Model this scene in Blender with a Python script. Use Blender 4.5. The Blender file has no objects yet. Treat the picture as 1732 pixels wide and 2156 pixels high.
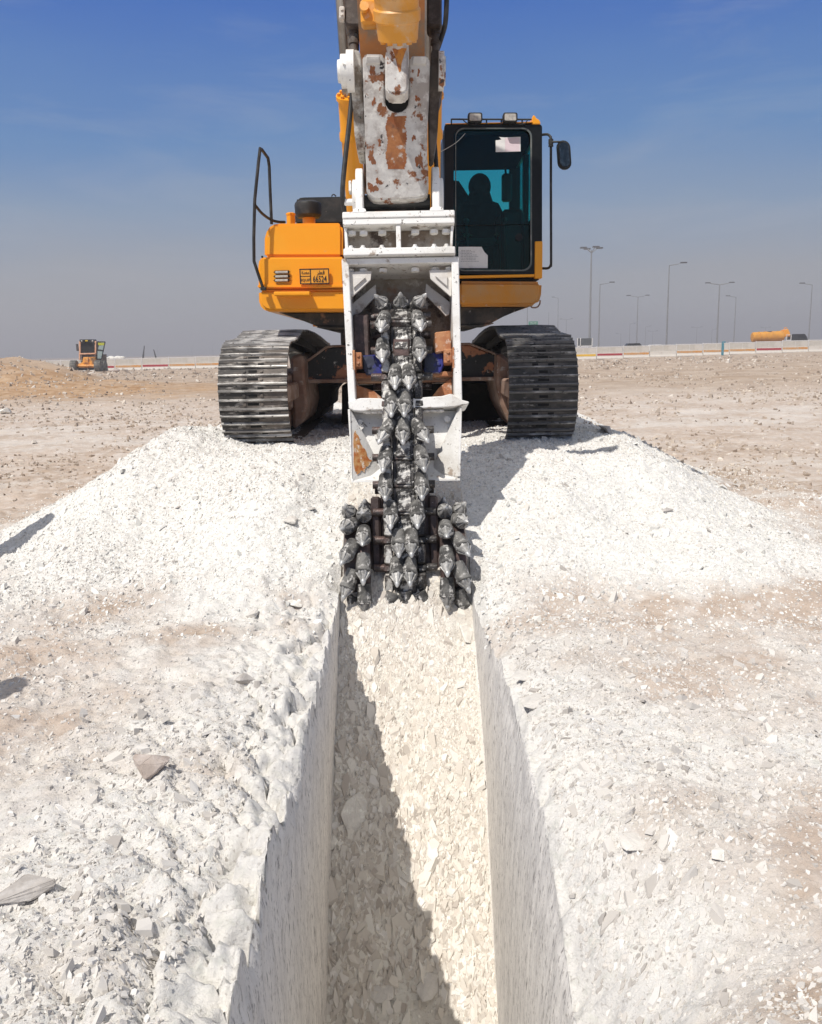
import bpy, bmesh, math, random
import numpy as np
from mathutils import Vector, Matrix

# ------------------------------------------------------------------ camera, world, sun
S = bpy.context.scene
PITCH, ROLL, FPX = math.radians(10.9), math.radians(1.1), 1777.0
CAM = Vector((0.0, 0.0, 1.6))
R0 = Vector((1, 0, 0)); FW = Vector((0, math.cos(PITCH), -math.sin(PITCH))); U0 = Vector((0, math.sin(PITCH), math.cos(PITCH)))
RT = R0 * math.cos(ROLL) - U0 * math.sin(ROLL); UP = U0 * math.cos(ROLL) + R0 * math.sin(ROLL)
cd = bpy.data.cameras.new('camera'); cam = bpy.data.objects.new('camera', cd); S.collection.objects.link(cam)
m = Matrix((RT, UP, -FW)).transposed().to_4x4(); m.translation = CAM; cam.matrix_world = m
cd.sensor_fit = 'VERTICAL'; cd.sensor_height = 24; cd.lens = 24 * FPX / 2156; cd.clip_start = 0.05; cd.clip_end = 5000
S.camera = cam
S.view_settings.view_transform = 'Standard'; S.view_settings.look = 'None'; S.view_settings.gamma = 1
S.view_settings.exposure = 0.0
SUNV = Vector((0.40, 0.58, -1.0)).normalized()          # direction the light travels
EL = math.asin(-SUNV.z); AZ = math.atan2(-SUNV.x, -SUNV.y)   # azimuth of the sun from +Y, clockwise
W = bpy.data.worlds.new('World'); S.world = W; W.use_nodes = True
nt = W.node_tree; nt.nodes.clear()
def NN(nt, t, **k):
    n = nt.nodes.new(t)
    for a, b in k.items(): setattr(n, a, b)
    return n
sky = NN(nt, 'ShaderNodeTexSky', sky_type='NISHITA', sun_disc=False, sun_elevation=EL, sun_rotation=AZ,
         altitude=0, air_density=1.0, dust_density=1.2, ozone_density=2.5)
tc = NN(nt, 'ShaderNodeTexCoord'); sx = NN(nt, 'ShaderNodeSeparateXYZ')
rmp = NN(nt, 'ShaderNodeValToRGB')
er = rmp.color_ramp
SK = [(0.0, (4.1, 4.05, 4.2)), (0.073, (3.65, 3.85, 4.3)), (0.148, (2.35, 3.35, 4.9)), (0.22, (1.05, 2.5, 5.2)), (0.345, (.30, 1.42, 5.0)), (0.44, (.9, 2.0, 5.0)), (0.62, (4.8, 4.95, 5.3)), (1.0, (6.6, 6.6, 6.6))]  # upper stops, above the view, brightened as added fill for the shadows
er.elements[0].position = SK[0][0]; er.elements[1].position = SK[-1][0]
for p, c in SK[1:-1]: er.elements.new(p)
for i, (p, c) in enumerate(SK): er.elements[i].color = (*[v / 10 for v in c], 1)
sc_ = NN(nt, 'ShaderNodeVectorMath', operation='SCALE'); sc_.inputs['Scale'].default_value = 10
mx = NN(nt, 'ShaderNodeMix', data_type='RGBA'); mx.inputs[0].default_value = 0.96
nz = NN(nt, 'ShaderNodeTexNoise'); nz.inputs['Scale'].default_value = 2.2; nz.inputs['Detail'].default_value = 5
mp = NN(nt, 'ShaderNodeMapping'); mp.inputs['Scale'].default_value = (1, 1, 4)
add = NN(nt, 'ShaderNodeMath', operation='MULTIPLY_ADD'); add.inputs[1].default_value = 0.10; add.inputs[2].default_value = -0.05
ad2 = NN(nt, 'ShaderNodeMath', operation='SUBTRACT')
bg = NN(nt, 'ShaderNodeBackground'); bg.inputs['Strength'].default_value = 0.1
out = NN(nt, 'ShaderNodeOutputWorld')
L_ = nt.links.new
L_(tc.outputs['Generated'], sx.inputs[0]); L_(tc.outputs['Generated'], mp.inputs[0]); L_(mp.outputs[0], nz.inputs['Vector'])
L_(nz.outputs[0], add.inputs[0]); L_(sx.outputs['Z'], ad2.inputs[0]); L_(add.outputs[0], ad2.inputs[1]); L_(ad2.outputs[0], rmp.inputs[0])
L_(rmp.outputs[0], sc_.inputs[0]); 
cn = NN(nt, 'ShaderNodeTexNoise'); cn.inputs['Scale'].default_value = 3.2; cn.inputs['Detail'].default_value = 8; cn.inputs['Roughness'].default_value = .62; cn.inputs['Distortion'].default_value = .6
cm = NN(nt, 'ShaderNodeMapping'); cm.inputs['Scale'].default_value = (1, 1, 5.5); cm.inputs['Rotation'].default_value = (0, .32, 0)
cr = NN(nt, 'ShaderNodeMapRange'); cr.inputs[1].default_value = .50; cr.inputs[2].default_value = .80; cr.inputs[4].default_value = .30
cx = NN(nt, 'ShaderNodeMix', data_type='RGBA'); cx.inputs[7].default_value = (4.6, 4.9, 5.6, 1)
L_(tc.outputs['Generated'], cm.inputs[0]); L_(cm.outputs[0], cn.inputs['Vector']); L_(cn.outputs[0], cr.inputs[0]); L_(cr.outputs[0], cx.inputs[0])
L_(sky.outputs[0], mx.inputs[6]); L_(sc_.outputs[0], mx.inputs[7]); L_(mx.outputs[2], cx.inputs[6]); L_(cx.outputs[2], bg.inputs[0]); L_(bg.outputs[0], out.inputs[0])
sd = bpy.data.lights.new('sun', 'SUN'); sun = bpy.data.objects.new('sun', sd); S.collection.objects.link(sun)
sd.energy = 4.35; sd.angle = math.radians(0.5); sd.color = (1.0, 0.95, 0.88)
sun.rotation_euler = SUNV.to_track_quat('-Z', 'Y').to_euler(); sun.location = (-20, -20, 40)

# ------------------------------------------------------------------ helpers
rnd = random.Random(7)
def ray(u, v):          # u, v in the 1732 x 2156 picture
    return FW + RT * ((u - 866) / FPX) + UP * ((1078 - v) / FPX)
def at(u, v, Y):        # point at horizontal distance Y
    d = ray(u, v); return CAM + d * (Y / d.y)
def dp(u, v, depth):    # point at lens depth
    return CAM + ray(u, v) * depth

def mat(name, base, layers=(), rough=0.6, metal=0.0, bump=0.0, bscale=30.0, spec=0.5):
    M = bpy.data.materials.new(name); M.use_nodes = True; nt = M.node_tree
    b = nt.nodes['Principled BSDF']; b.inputs['Roughness'].default_value = rough; b.inputs['Metallic'].default_value = metal
    b.inputs['Specular IOR Level'].default_value = spec
    b.inputs['Base Color'].default_value = (*base, 1)
    tc = NN(nt, 'ShaderNodeTexCoord'); cur = None
    for i, (col, sc, lo, hi, *st) in enumerate(layers):
        mp = NN(nt, 'ShaderNodeMapping'); mp.inputs['Location'].default_value = (i * 7.3 + len(name), i * 3.1, i * 1.7)
        mp.inputs['Scale'].default_value = st[0] if st else (1, 1, 1)
        n = NN(nt, 'ShaderNodeTexNoise'); n.inputs['Scale'].default_value = sc; n.inputs['Detail'].default_value = 7; n.inputs['Roughness'].default_value = 0.65
        r = NN(nt, 'ShaderNodeMapRange'); r.inputs[1].default_value = lo; r.inputs[2].default_value = hi
        x = NN(nt, 'ShaderNodeMix', data_type='RGBA')
        nt.links.new(tc.outputs['Object'], mp.inputs[0]); nt.links.new(mp.outputs[0], n.inputs['Vector'])
        nt.links.new(n.outputs[0], r.inputs[0]); nt.links.new(r.outputs[0], x.inputs[0])
        if cur is None: x.inputs[6].default_value = (*base, 1)
        else: nt.links.new(cur, x.inputs[6])
        x.inputs[7].default_value = (*col, 1); cur = x.outputs[2]
    if cur is not None: nt.links.new(cur, b.inputs['Base Color'])
    if bump:
        n = NN(nt, 'ShaderNodeTexNoise'); n.inputs['Scale'].default_value = bscale; n.inputs['Detail'].default_value = 6
        bp = NN(nt, 'ShaderNodeBump'); bp.inputs['Strength'].default_value = bump; bp.inputs['Distance'].default_value = 0.01
        nt.links.new(tc.outputs['Object'], n.inputs['Vector']); nt.links.new(n.outputs[0], bp.inputs['Height']); nt.links.new(bp.outputs[0], b.inputs['Normal'])
    return M

WO = {}   # world origin of every object built
def tag(o, label=None, cat=None, group=None, kind=None):
    for k, v in (('label', label), ('category', cat), ('group', group), ('kind', kind)):
        if v: o[k] = v
    return o
def thing(name, loc, label, cat, group=None):
    o = bpy.data.objects.new(name, None); S.collection.objects.link(o); o.empty_display_size = 0.2
    o.location = loc; WO[o] = Vector(loc); return tag(o, label, cat, group)

class MB:
    def __init__(s): s.bm = bmesh.new(); s.mi = 0
    def _fin(s, faces, bev=0, seg=1, smooth=False):
        for f in faces: f.material_index = s.mi; f.smooth = smooth
        if bev > 0:
            es = list({e for f in faces for e in f.edges if len(e.link_faces) == 2 and e.calc_face_angle(0) > 0.5})
            r = bmesh.ops.bevel(s.bm, geom=es, offset=bev, segments=seg, affect='EDGES', clamp_overlap=True)
            for f in r['faces']: f.material_index = s.mi
        return s
    def box(s, a, b, bev=0.0, M=None, seg=1):
        a = Vector(a); b = Vector(b)
        vs = [Vector((x, y, z)) for x in (a.x, b.x) for y in (a.y, b.y) for z in (a.z, b.z)]
        if M: vs = [M @ v for v in vs]
        v = [s.bm.verts.new(p) for p in vs]
        F = [(0, 1, 3, 2), (4, 6, 7, 5), (0, 4, 5, 1), (2, 3, 7, 6), (0, 2, 6, 4), (1, 5, 7, 3)]
        fs = [s.bm.faces.new([v[i] for i in f]) for f in F]
        bmesh.ops.recalc_face_normals(s.bm, faces=fs)
        return s._fin(fs, bev, seg)
    def prism(s, pts, vec, bev=0.0, seg=1):
        vec = Vector(vec); n = len(pts)
        a = [s.bm.verts.new(Vector(p)) for p in pts]; b = [s.bm.verts.new(Vector(p) + vec) for p in pts]
        fs = [s.bm.faces.new(a), s.bm.faces.new(b[::-1])]
        for i in range(n): fs.append(s.bm.faces.new((a[i], b[i], b[(i + 1) % n], a[(i + 1) % n])))
        bmesh.ops.recalc_face_normals(s.bm, faces=fs)
        return s._fin(fs, bev, seg)
    def loft(s, rings, caps=True, smooth=True, closed=True):
        R = [[s.bm.verts.new(Vector(p)) for p in r] for r in rings]; fs = []; n = len(R[0])
        for i in range(len(R) - 1):
            for j in range(n if closed else n - 1):
                fs.append(s.bm.faces.new((R[i][j], R[i][(j + 1) % n], R[i + 1][(j + 1) % n], R[i + 1][j])))
        if caps and closed: fs.append(s.bm.faces.new(R[0][::-1])); fs.append(s.bm.faces.new(R[-1]))
        bmesh.ops.recalc_face_normals(s.bm, faces=fs)
        return s._fin(fs, smooth=smooth)
    def tube(s, pts, r, n=10, sm=0):
        P = [Vector(p) for p in pts]
        if sm:
            Q = []
            for i in range(len(P) - 1):
                p0 = P[max(i - 1, 0)]; p1 = P[i]; p2 = P[i + 1]; p3 = P[min(i + 2, len(P) - 1)]
                for k in range(sm):
                    t = k / sm
                    Q.append(0.5 * ((2 * p1) + (p2 - p0) * t + (2 * p0 - 5 * p1 + 4 * p2 - p3) * t * t + (3 * p1 - p0 - 3 * p2 + p3) * t ** 3))
            Q.append(P[-1]); P = Q
        rr = r if isinstance(r, (list, tuple)) else [r] * len(P)
        rings = []; T0 = (P[1] - P[0]).normalized(); nrm = T0.orthogonal().normalized()
        for i, p in enumerate(P):
            T = (P[min(i + 1, len(P) - 1)] - P[max(i - 1, 0)]).normalized()
            nrm = (nrm - T * nrm.dot(T)).normalized(); bn = T.cross(nrm)
            rings.append([p + (nrm * math.cos(2 * math.pi * k / n) + bn * math.sin(2 * math.pi * k / n)) * rr[i] for k in range(n)])
        return s.loft(rings)
    def cyl(s, p0, p1, r0, r1=None, n=20):
        return s.tube([p0, p1], [r0, r0 if r1 is None else r1], n)
    def lathe(s, o, ax, prof, n=24):           # prof: (along, radius)
        o = Vector(o); ax = Vector(ax).normalized(); a = ax.orthogonal().normalized(); b = ax.cross(a)
        return s.loft([[o + ax * t + (a * math.cos(2 * math.pi * k / n) + b * math.sin(2 * math.pi * k / n)) * max(r, 1e-4) for k in range(n)] for t, r in prof])
    def ball(s, c, r, n=10, sc=(1, 1, 1)):
        c = Vector(c); rings = []
        for i in range(n + 1):
            t = -math.pi / 2 + math.pi * i / n; q = max(math.cos(t), 0.02)
            rings.append([c + Vector((r * q * math.cos(2 * math.pi * k / (2 * n)) * sc[0], r * q * math.sin(2 * math.pi * k / (2 * n)) * sc[1], r * math.sin(t) * sc[2])) for k in range(2 * n)])
        return s.loft(rings)
    def mesh(s, name, mats, off=Vector((0, 0, 0))):
        if off.length: bmesh.ops.translate(s.bm, verts=s.bm.verts, vec=-off)
        me = bpy.data.meshes.new(name); s.bm.to_mesh(me); s.bm.free()
        for q in (mats if isinstance(mats, (list, tuple)) else [mats]): me.materials.append(q)
        me.set_sharp_from_angle(angle=math.radians(32))
        return me
    def build(s, name, mats, parent=None, label=None, base=False):
        vs = [v.co for v in s.bm.verts]
        lo = Vector([min(v[i] for v in vs) for i in range(3)]); hi = Vector([max(v[i] for v in vs) for i in range(3)])
        o0 = Vector(((lo.x + hi.x) / 2, (lo.y + hi.y) / 2, lo.z))
        me = s.mesh(name, mats, o0)
        o = bpy.data.objects.new(name, me); S.collection.objects.link(o)
        WO[o] = o0
        if parent is not None: o.parent = parent; o.location = o0 - WO[parent]
        else: o.location = o0
        if label: o['label'] = label
        return o
def copy_tree(o, parent=None):
    c = o.copy(); S.collection.objects.link(c); WO[c] = WO.get(o, Vector())
    if parent is not None: c.parent = parent
    for ch in list(o.children): copy_tree(ch, c)
    return c

# ------------------------------------------------------------------ terrain
def h32(i, j, k, seed):
    a = (i.astype(np.int64) * 374761393 + j.astype(np.int64) * 668265263 + k.astype(np.int64) * 2147483647 + seed * 974634777) & 0xFFFFFFFF
    a = ((a ^ (a >> 13)) * 1274126177) & 0xFFFFFFFF
    a = ((a ^ (a >> 16)) * 2246822519) & 0xFFFFFFFF
    return ((a ^ (a >> 15)) & 0xFFFFFF) / float(0xFFFFFF)
def vn(x, y, seed, z=None):
    xi = np.floor(x); yi = np.floor(y); fx = x - xi; fy = y - yi
    fx = fx * fx * fx * (fx * (fx * 6 - 15) + 10); fy = fy * fy * fy * (fy * (fy * 6 - 15) + 10)
    if z is None:
        zz = np.zeros_like(xi)
        a = h32(xi, yi, zz, seed); b = h32(xi + 1, yi, zz, seed); c = h32(xi, yi + 1, zz, seed); d = h32(xi + 1, yi + 1, zz, seed)
        return (a + (b - a) * fx) * (1 - fy) + (c + (d - c) * fx) * fy
    zi = np.floor(z); fz = z - zi; fz = fz * fz * (3 - 2 * fz); r = []
    for q in (0, 1):
        a = h32(xi, yi, zi + q, seed); b = h32(xi + 1, yi, zi + q, seed); c = h32(xi, yi + 1, zi + q, seed); d = h32(xi + 1, yi + 1, zi + q, seed)
        r.append((a + (b - a) * fx) * (1 - fy) + (c + (d - c) * fx) * fy)
    return r[0] + (r[1] - r[0]) * fz
def fbm(x, y, sc, oct, seed, gain=0.5):
    s = 0; a = 1; t = 0
    for o in range(oct):
        c, q = math.cos(o * 1.1), math.sin(o * 1.1)
        s = s + a * (vn((x * c - y * q) * sc + 13.7 * o, (x * q + y * c) * sc - 7.1 * o, seed + o) - 0.5); t += a; a *= gain; sc *= 2.03
    return s / t * 2
def worley(x, y, seed):
    xi = np.floor(x); yi = np.floor(y); f1 = np.full(x.shape, 9.0); f2 = np.full(x.shape, 9.0); idv = np.zeros(x.shape)
    zz = np.zeros_like(xi)
    for dx in (-1, 0, 1):
        for dy in (-1, 0, 1):
            px = xi + dx + h32(xi + dx, yi + dy, zz, seed); py = yi + dy + h32(xi + dx, yi + dy, zz, seed + 1)
            d = np.hypot(px - x, py - y); c = h32(xi + dx, yi + dy, zz, seed + 2)
            m = d < f1; f2 = np.where(m, f1, np.minimum(f2, d)); idv = np.where(m, c, idv); f1 = np.where(m, d, f1)
    return f1, f2, idv
def sst(a, b, x):
    t = np.clip((x - a) / (b - a), 0, 1); return t * t * (3 - 2 * t)
XL, XR, XC = -0.49, 0.40, -0.045
def base_h(x, y):
    far = np.interp(x, [-200, -56, -34, 28, 63, 200], [-1.3, -.95, -.78, -.5, -.02, .4]) * sst(85, 128, y)
    ax = np.abs(x + 0.1)
    lim = 3.75 + 0.35 * fbm(x * 0 + np.sign(x) * 5, y, 0.9, 2, 31)
    g = np.clip((lim - ax) / 1.55, 0, 1); g = g * g * (3 - 2 * g) * .4 + g * .6
    yf = 4.95 + 0.25 * fbm(x, y * 0, 1.1, 2, 33)
    f = np.clip((y - yf) / 2.3, 0, 1); f = f * (1 - .35 * (1 - f))
    bk = 1 - sst(14.5, 19, y)
    m = 0.66 * np.minimum(f, 1) * g * bk
    m = m + 0.22 * np.exp(-((x + 2.25) / .45) ** 2 - ((y - 8.3) / .9) ** 2) + 0.10 * np.exp(-((x - 2.1) / .5) ** 2 - ((y - 8.3) / .8) ** 2)
    m = m + .21 * np.exp(-((x + 1.15) / .42) ** 2 - ((y - 6.55) / .75) ** 2) + .15 * np.exp(-((x - 1.1) / .45) ** 2 - ((y - 6.5) / .7) ** 2) + .05 * fbm(x, y, 1.9, 3, 35) * np.clip(m * 4, 0, 1)
    m = m + .045 * np.exp(-((ax - 1.36) / .5) ** 2) * sst(7.6, 8.3, y) * bk
    # heap of brown rubble far left
    px, py = x + 21.6, y - 46
    heap = 1.45 * np.clip(1.25 - np.hypot(px / 4.6, py / 5), 0, 1) ** .9 * (1 + .25 * fbm(x, y, .9, 4, 91)) + .42 * np.exp(-((x + 16) / 6.5) ** 2 - ((y - 41) / 4) ** 2)
    return far + m + heap
def micro(x, y):
    dist = np.hypot(x, y)
    sp = np.clip(base_h(x, y) * 3, 0, 1)
    n = .035 * fbm(x, y, 1.3, 4, 3) + (.019 + .010 * (x < 0)) * fbm(x, y, 7, 3, 9) + (.011 + .007 * (x < 0)) * fbm(x, y, 24, 3, 12, .6)
    r = fbm(x, y * 1.8, .33, 4, 41)
    n = n + np.where(dist > 12, .10 * fbm(x, y, .5, 4, 55) * np.clip((dist - 12) / 15, 0, 1), 0)
    n = n + sp * (.02 * fbm(x, y, 4, 3, 77))
    return n
def edge_off(y):     # how far the broken lip of the left wall steps back
    return np.clip(.07 + .10 * fbm(y * 0 + 3.3, y, 1.6, 2, 101) + .05 * np.round(2.2 * fbm(y * 0 + 9.1, y, 5.5, 2, 102)) + .03 * fbm(y * 0, y, 17, 2, 103), .0, .3) * (1 - .6 * sst(4.2, 5.2, y))
def zfloor(y):
    return np.clip(1.03 * (y - 5.55), -2.15, 3)
def ground_h(x, y):
    h = base_h(x, y) + micro(x, y)
    ny = (y > -9) & (y < 12)
    zf = zfloor(y) + .0
    d = np.where(x < XC, XL - x, x - XR)
    v = np.maximum(zf, .0) + .02 + 1.05 * np.maximum(d, 0) + .05 * fbm(x, y, 3, 3, 88)
    h = np.where(ny, np.minimum(h, v), h)
    # left lip: chunky plates
    lf = np.clip(d, 0, 3)
    mask = np.where(x < XC, np.exp(-(lf / .42) ** 2), np.exp(-(lf / .12) ** 2) * .3) * (1 - sst(5.0, 5.7, y)) * (y > -9)
    f1, f2, iv = worley(x * 5.5 + .8 * fbm(x, y, 3, 2, 5), y * 4.2 + .8 * fbm(x, y, 3, 2, 6), 21)
    h = h + mask * (.085 * (iv - .62) - .05 * np.clip(.16 - (f2 - f1), 0, .16) / .16 - .06)
    h = h + mask * .065 * (.45 - np.abs(fbm(x, y, 8, 4, 120, .62))) + mask * .022 * fbm(x, y, 30, 2, 124)
    h = h - np.where(x < XC, (1.25 * edge_off(y) + .09 * fbm(x, y, 13, 2, 95)) * np.exp(-(lf / .15)), (.9 * edge_off(y + 31.7) + .02 + .05 * fbm(x, y, 11, 2, 96)) * np.exp(-lf / .13)) * (1 - sst(5.0, 5.7, y)) * (y > -9)
    # right lip: washed smooth, falls away near the camera
    rr = (.05 + .40 * np.exp(-((y - 2.05) / .55) ** 2)) * (1 - sst(5.0, 5.7, y)) * (y > -9)
    h = h + np.where(x > XC, (.05 * fbm(x * .35, y + .3 * x, 6, 3, 97) + .025 * fbm(x * .3, y + .4 * x, 17, 2, 98)) * np.exp(-(lf / .4) ** 2) * np.exp(-((y - 2.2) / .9) ** 2), 0)
    h = np.where(x > XC, h - rr * np.exp(-(lf / (.12 + .24 * np.exp(-((y - 2.05) / .7) ** 2))) ** 1.3), h)
    return h
def floor_h(x, y):
    z = np.minimum(zfloor(y) + .05 * fbm(x, y, 2.2, 3, 60) + .03 * fbm(x, y, 9, 3, 63), base_h(x, y) + micro(x, y))
    return z

def terrain():
    ys = [-9.0]
    while ys[-1] < 0.6: ys.append(ys[-1] + (.12 if ys[-1] < -.3 else .04))
    while ys[-1] < 1500:
        y = ys[-1]; ys.append(y + (.012 if y < 5.2 else .0125 + .006 * (y - 5.2) if y < 60 else .35 + .03 * (y - 60)))
    ys = np.array(ys)
    xs = [0.0]
    while xs[-1] < 1500:
        x = xs[-1]; xs.append(x + (.013 if x < 2.1 else .013 + .014 * (x - 2.1)))
    xs = np.array(xs)
    nw, nf = 70, 70
    tw = np.linspace(0, 1, nw) ** 1.4
    LX = XL - xs[::-1]; RX = XR + xs
    Yg = ys[:, None]
    def full(a): return np.broadcast_to(a, (len(ys), a.shape[-1] if a.ndim > 1 else len(a)))
    eo = .22 * edge_off(ys)[:, None]
    # left ground
    XA = np.broadcast_to(LX[None, :], (len(ys), len(LX))); YA = np.broadcast_to(Yg, XA.shape)
    ZA = ground_h(XA, YA); d = XL - XA
    XA2 = XA - eo * np.exp(-d / .35)
    XB = np.broadcast_to(RX[None, :], (len(ys), len(RX))); YB = np.broadcast_to(Yg, XB.shape); ZB = ground_h(XB, YB)
    # floor
    XF = np.broadcast_to(np.linspace(XL, XR, nf)[None, :], (len(ys), nf)); YF = np.broadcast_to(Yg, XF.shape); ZF = floor_h(XF, YF)
    XB2 = XB + .08 * np.exp(-(XB - XR) / .5) * sst(5.5, 4.3, YB)
    # walls
    def wall(xw, ztop, zbot, sgn, e):
        zt = ztop[:, None]; zb = zbot[:, None]; z = zt + (np.minimum(zb, zt) - zt) * tw[None, :]
        dep = zt - z; YY = np.broadcast_to(Yg, z.shape)
        x = np.full(z.shape, xw) - e * np.exp(-dep / .09)
        hgt = np.clip(zt - zb, 0, 1)
        if sgn > 0: x = x + .08 * np.exp(-dep / .45) * sst(5.5, 4.3, YY)
        x = x + sgn * hgt * (.014 * fbm(YY, z, .9, 2, 70) + .002 * fbm(YY * 1.6, z * .5, 9, 3, 71) + .03 * np.exp(-dep / .2) * fbm(YY, z, 7, 3, 73) * (1 if sgn < 0 else .4) * np.clip(dep / .05, 0, 1))
        x = x + sgn * .02 * sst(.8, 1, tw)[None, :] * 0
        return x, YY, z
    XW, YW, ZW = wall(XL, ZA[:, -1], ZF[:, 0], -1, eo)
    XV, YV, ZV = wall(XR, ZB[:, 0], ZF[:, -1], 1, 0 * eo)
    XV, YV, ZV = XV[:, ::-1], YV[:, ::-1], ZV[:, ::-1]
    X = np.concatenate([XA2, XW[:, 1:-1], XF, XV[:, 1:-1], XB2], 1)
    Y = np.concatenate([YA, YW[:, 1:-1], YF, YV[:, 1:-1], YB], 1)
    Z = np.concatenate([ZA, ZW[:, 1:-1], ZF, ZV[:, 1:-1], ZB], 1)
    nr, nc = X.shape
    deep = np.clip((np.maximum(0, .0) - zfloor(ys)) / .3, 0, 1)[:, None]
    wall_a = np.concatenate([0 * XA, np.ones((nr, nw - 2)) * deep, 0 * XF, np.ones((nr, nw - 2)) * deep, 0 * XB], 1)
    flo = np.concatenate([0 * XA, np.zeros((nr, nw - 2)), np.ones(XF.shape) * (YF < 7), np.zeros((nr, nw - 2)), 0 * XB], 1)
    # masks (real differences of material)
    bh = base_h(X, Y); heapz = (np.hypot((X + 21.6) / 6.5, (Y - 46) / 7) < 1)
    n1 = fbm(X, Y * 1.6, .55, 5, 200, .6); n2 = fbm(X, Y, 2.3, 5, 210, .6)
    sp = np.clip((bh - .03) * 9 + n2 * .8, 0, 1) * (Y < 20) * (np.abs(X) < 5)
    near = (1 - sst(5, 8, np.hypot(X * .8, Y)))
    lefty = np.clip(.70 - .20 * X - .42 * np.clip(X - .5, 0, .9), 0, 1) * near + .25 * (1 - near)
    white = np.clip(lefty + n1 * 1.5 + n2 * .8 + .9 * np.exp(-np.clip(np.abs(X - XC) - .45, 0, 9) / .6) * (Y < 6), 0, 1)
    white = np.where(Y < 22, white, np.clip(.3 + n1 * .9 + n2 * .3, 0, 1) * (1 - .6 * sst(22, 34, Y)))
    white = white * (1 - .6 * sst(8, 13, np.hypot(X, Y)))
    white = np.clip(np.maximum(white, sp), 0, 1)
    farb = sst(22, 38, Y + 5 * n1)
    org = np.clip(1.7 * np.exp(-((X + 17) / 9) ** 2 - ((Y - 37) / 6.5) ** 2) + .9 * n1 - .25, 0, 1) * (Y > 22) * (X < 0) + .35 * heapz
    me = bpy.data.meshes.new('ground'); N = nr * nc
    co = np.stack([X, Y, Z], -1).reshape(-1).astype(np.float32)
    me.vertices.add(N); me.vertices.foreach_set('co', co)
    ii = np.arange(nr * nc).reshape(nr, nc)
    q = np.stack([ii[:-1, :-1], ii[:-1, 1:], ii[1:, 1:], ii[1:, :-1]], -1).reshape(-1, 4)
    me.loops.add(q.size); me.polygons.add(len(q))
    me.loops.foreach_set('vertex_index', q.reshape(-1).astype(np.int32))
    me.polygons.foreach_set('loop_start', np.arange(0, q.size, 4, dtype=np.int32))
    me.polygons.foreach_set('use_smooth', np.ones(len(q), dtype=bool))
    me.update(calc_edges=True)
    for nm, a in (('white', white), ('spoil', sp), ('wall', wall_a), ('floor', flo), ('far', farb), ('orange', np.clip(org, 0, 1))):
        at_ = me.attributes.new(nm, 'FLOAT', 'POINT'); at_.data.foreach_set('value', a.reshape(-1).astype(np.float32))
    return me

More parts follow.
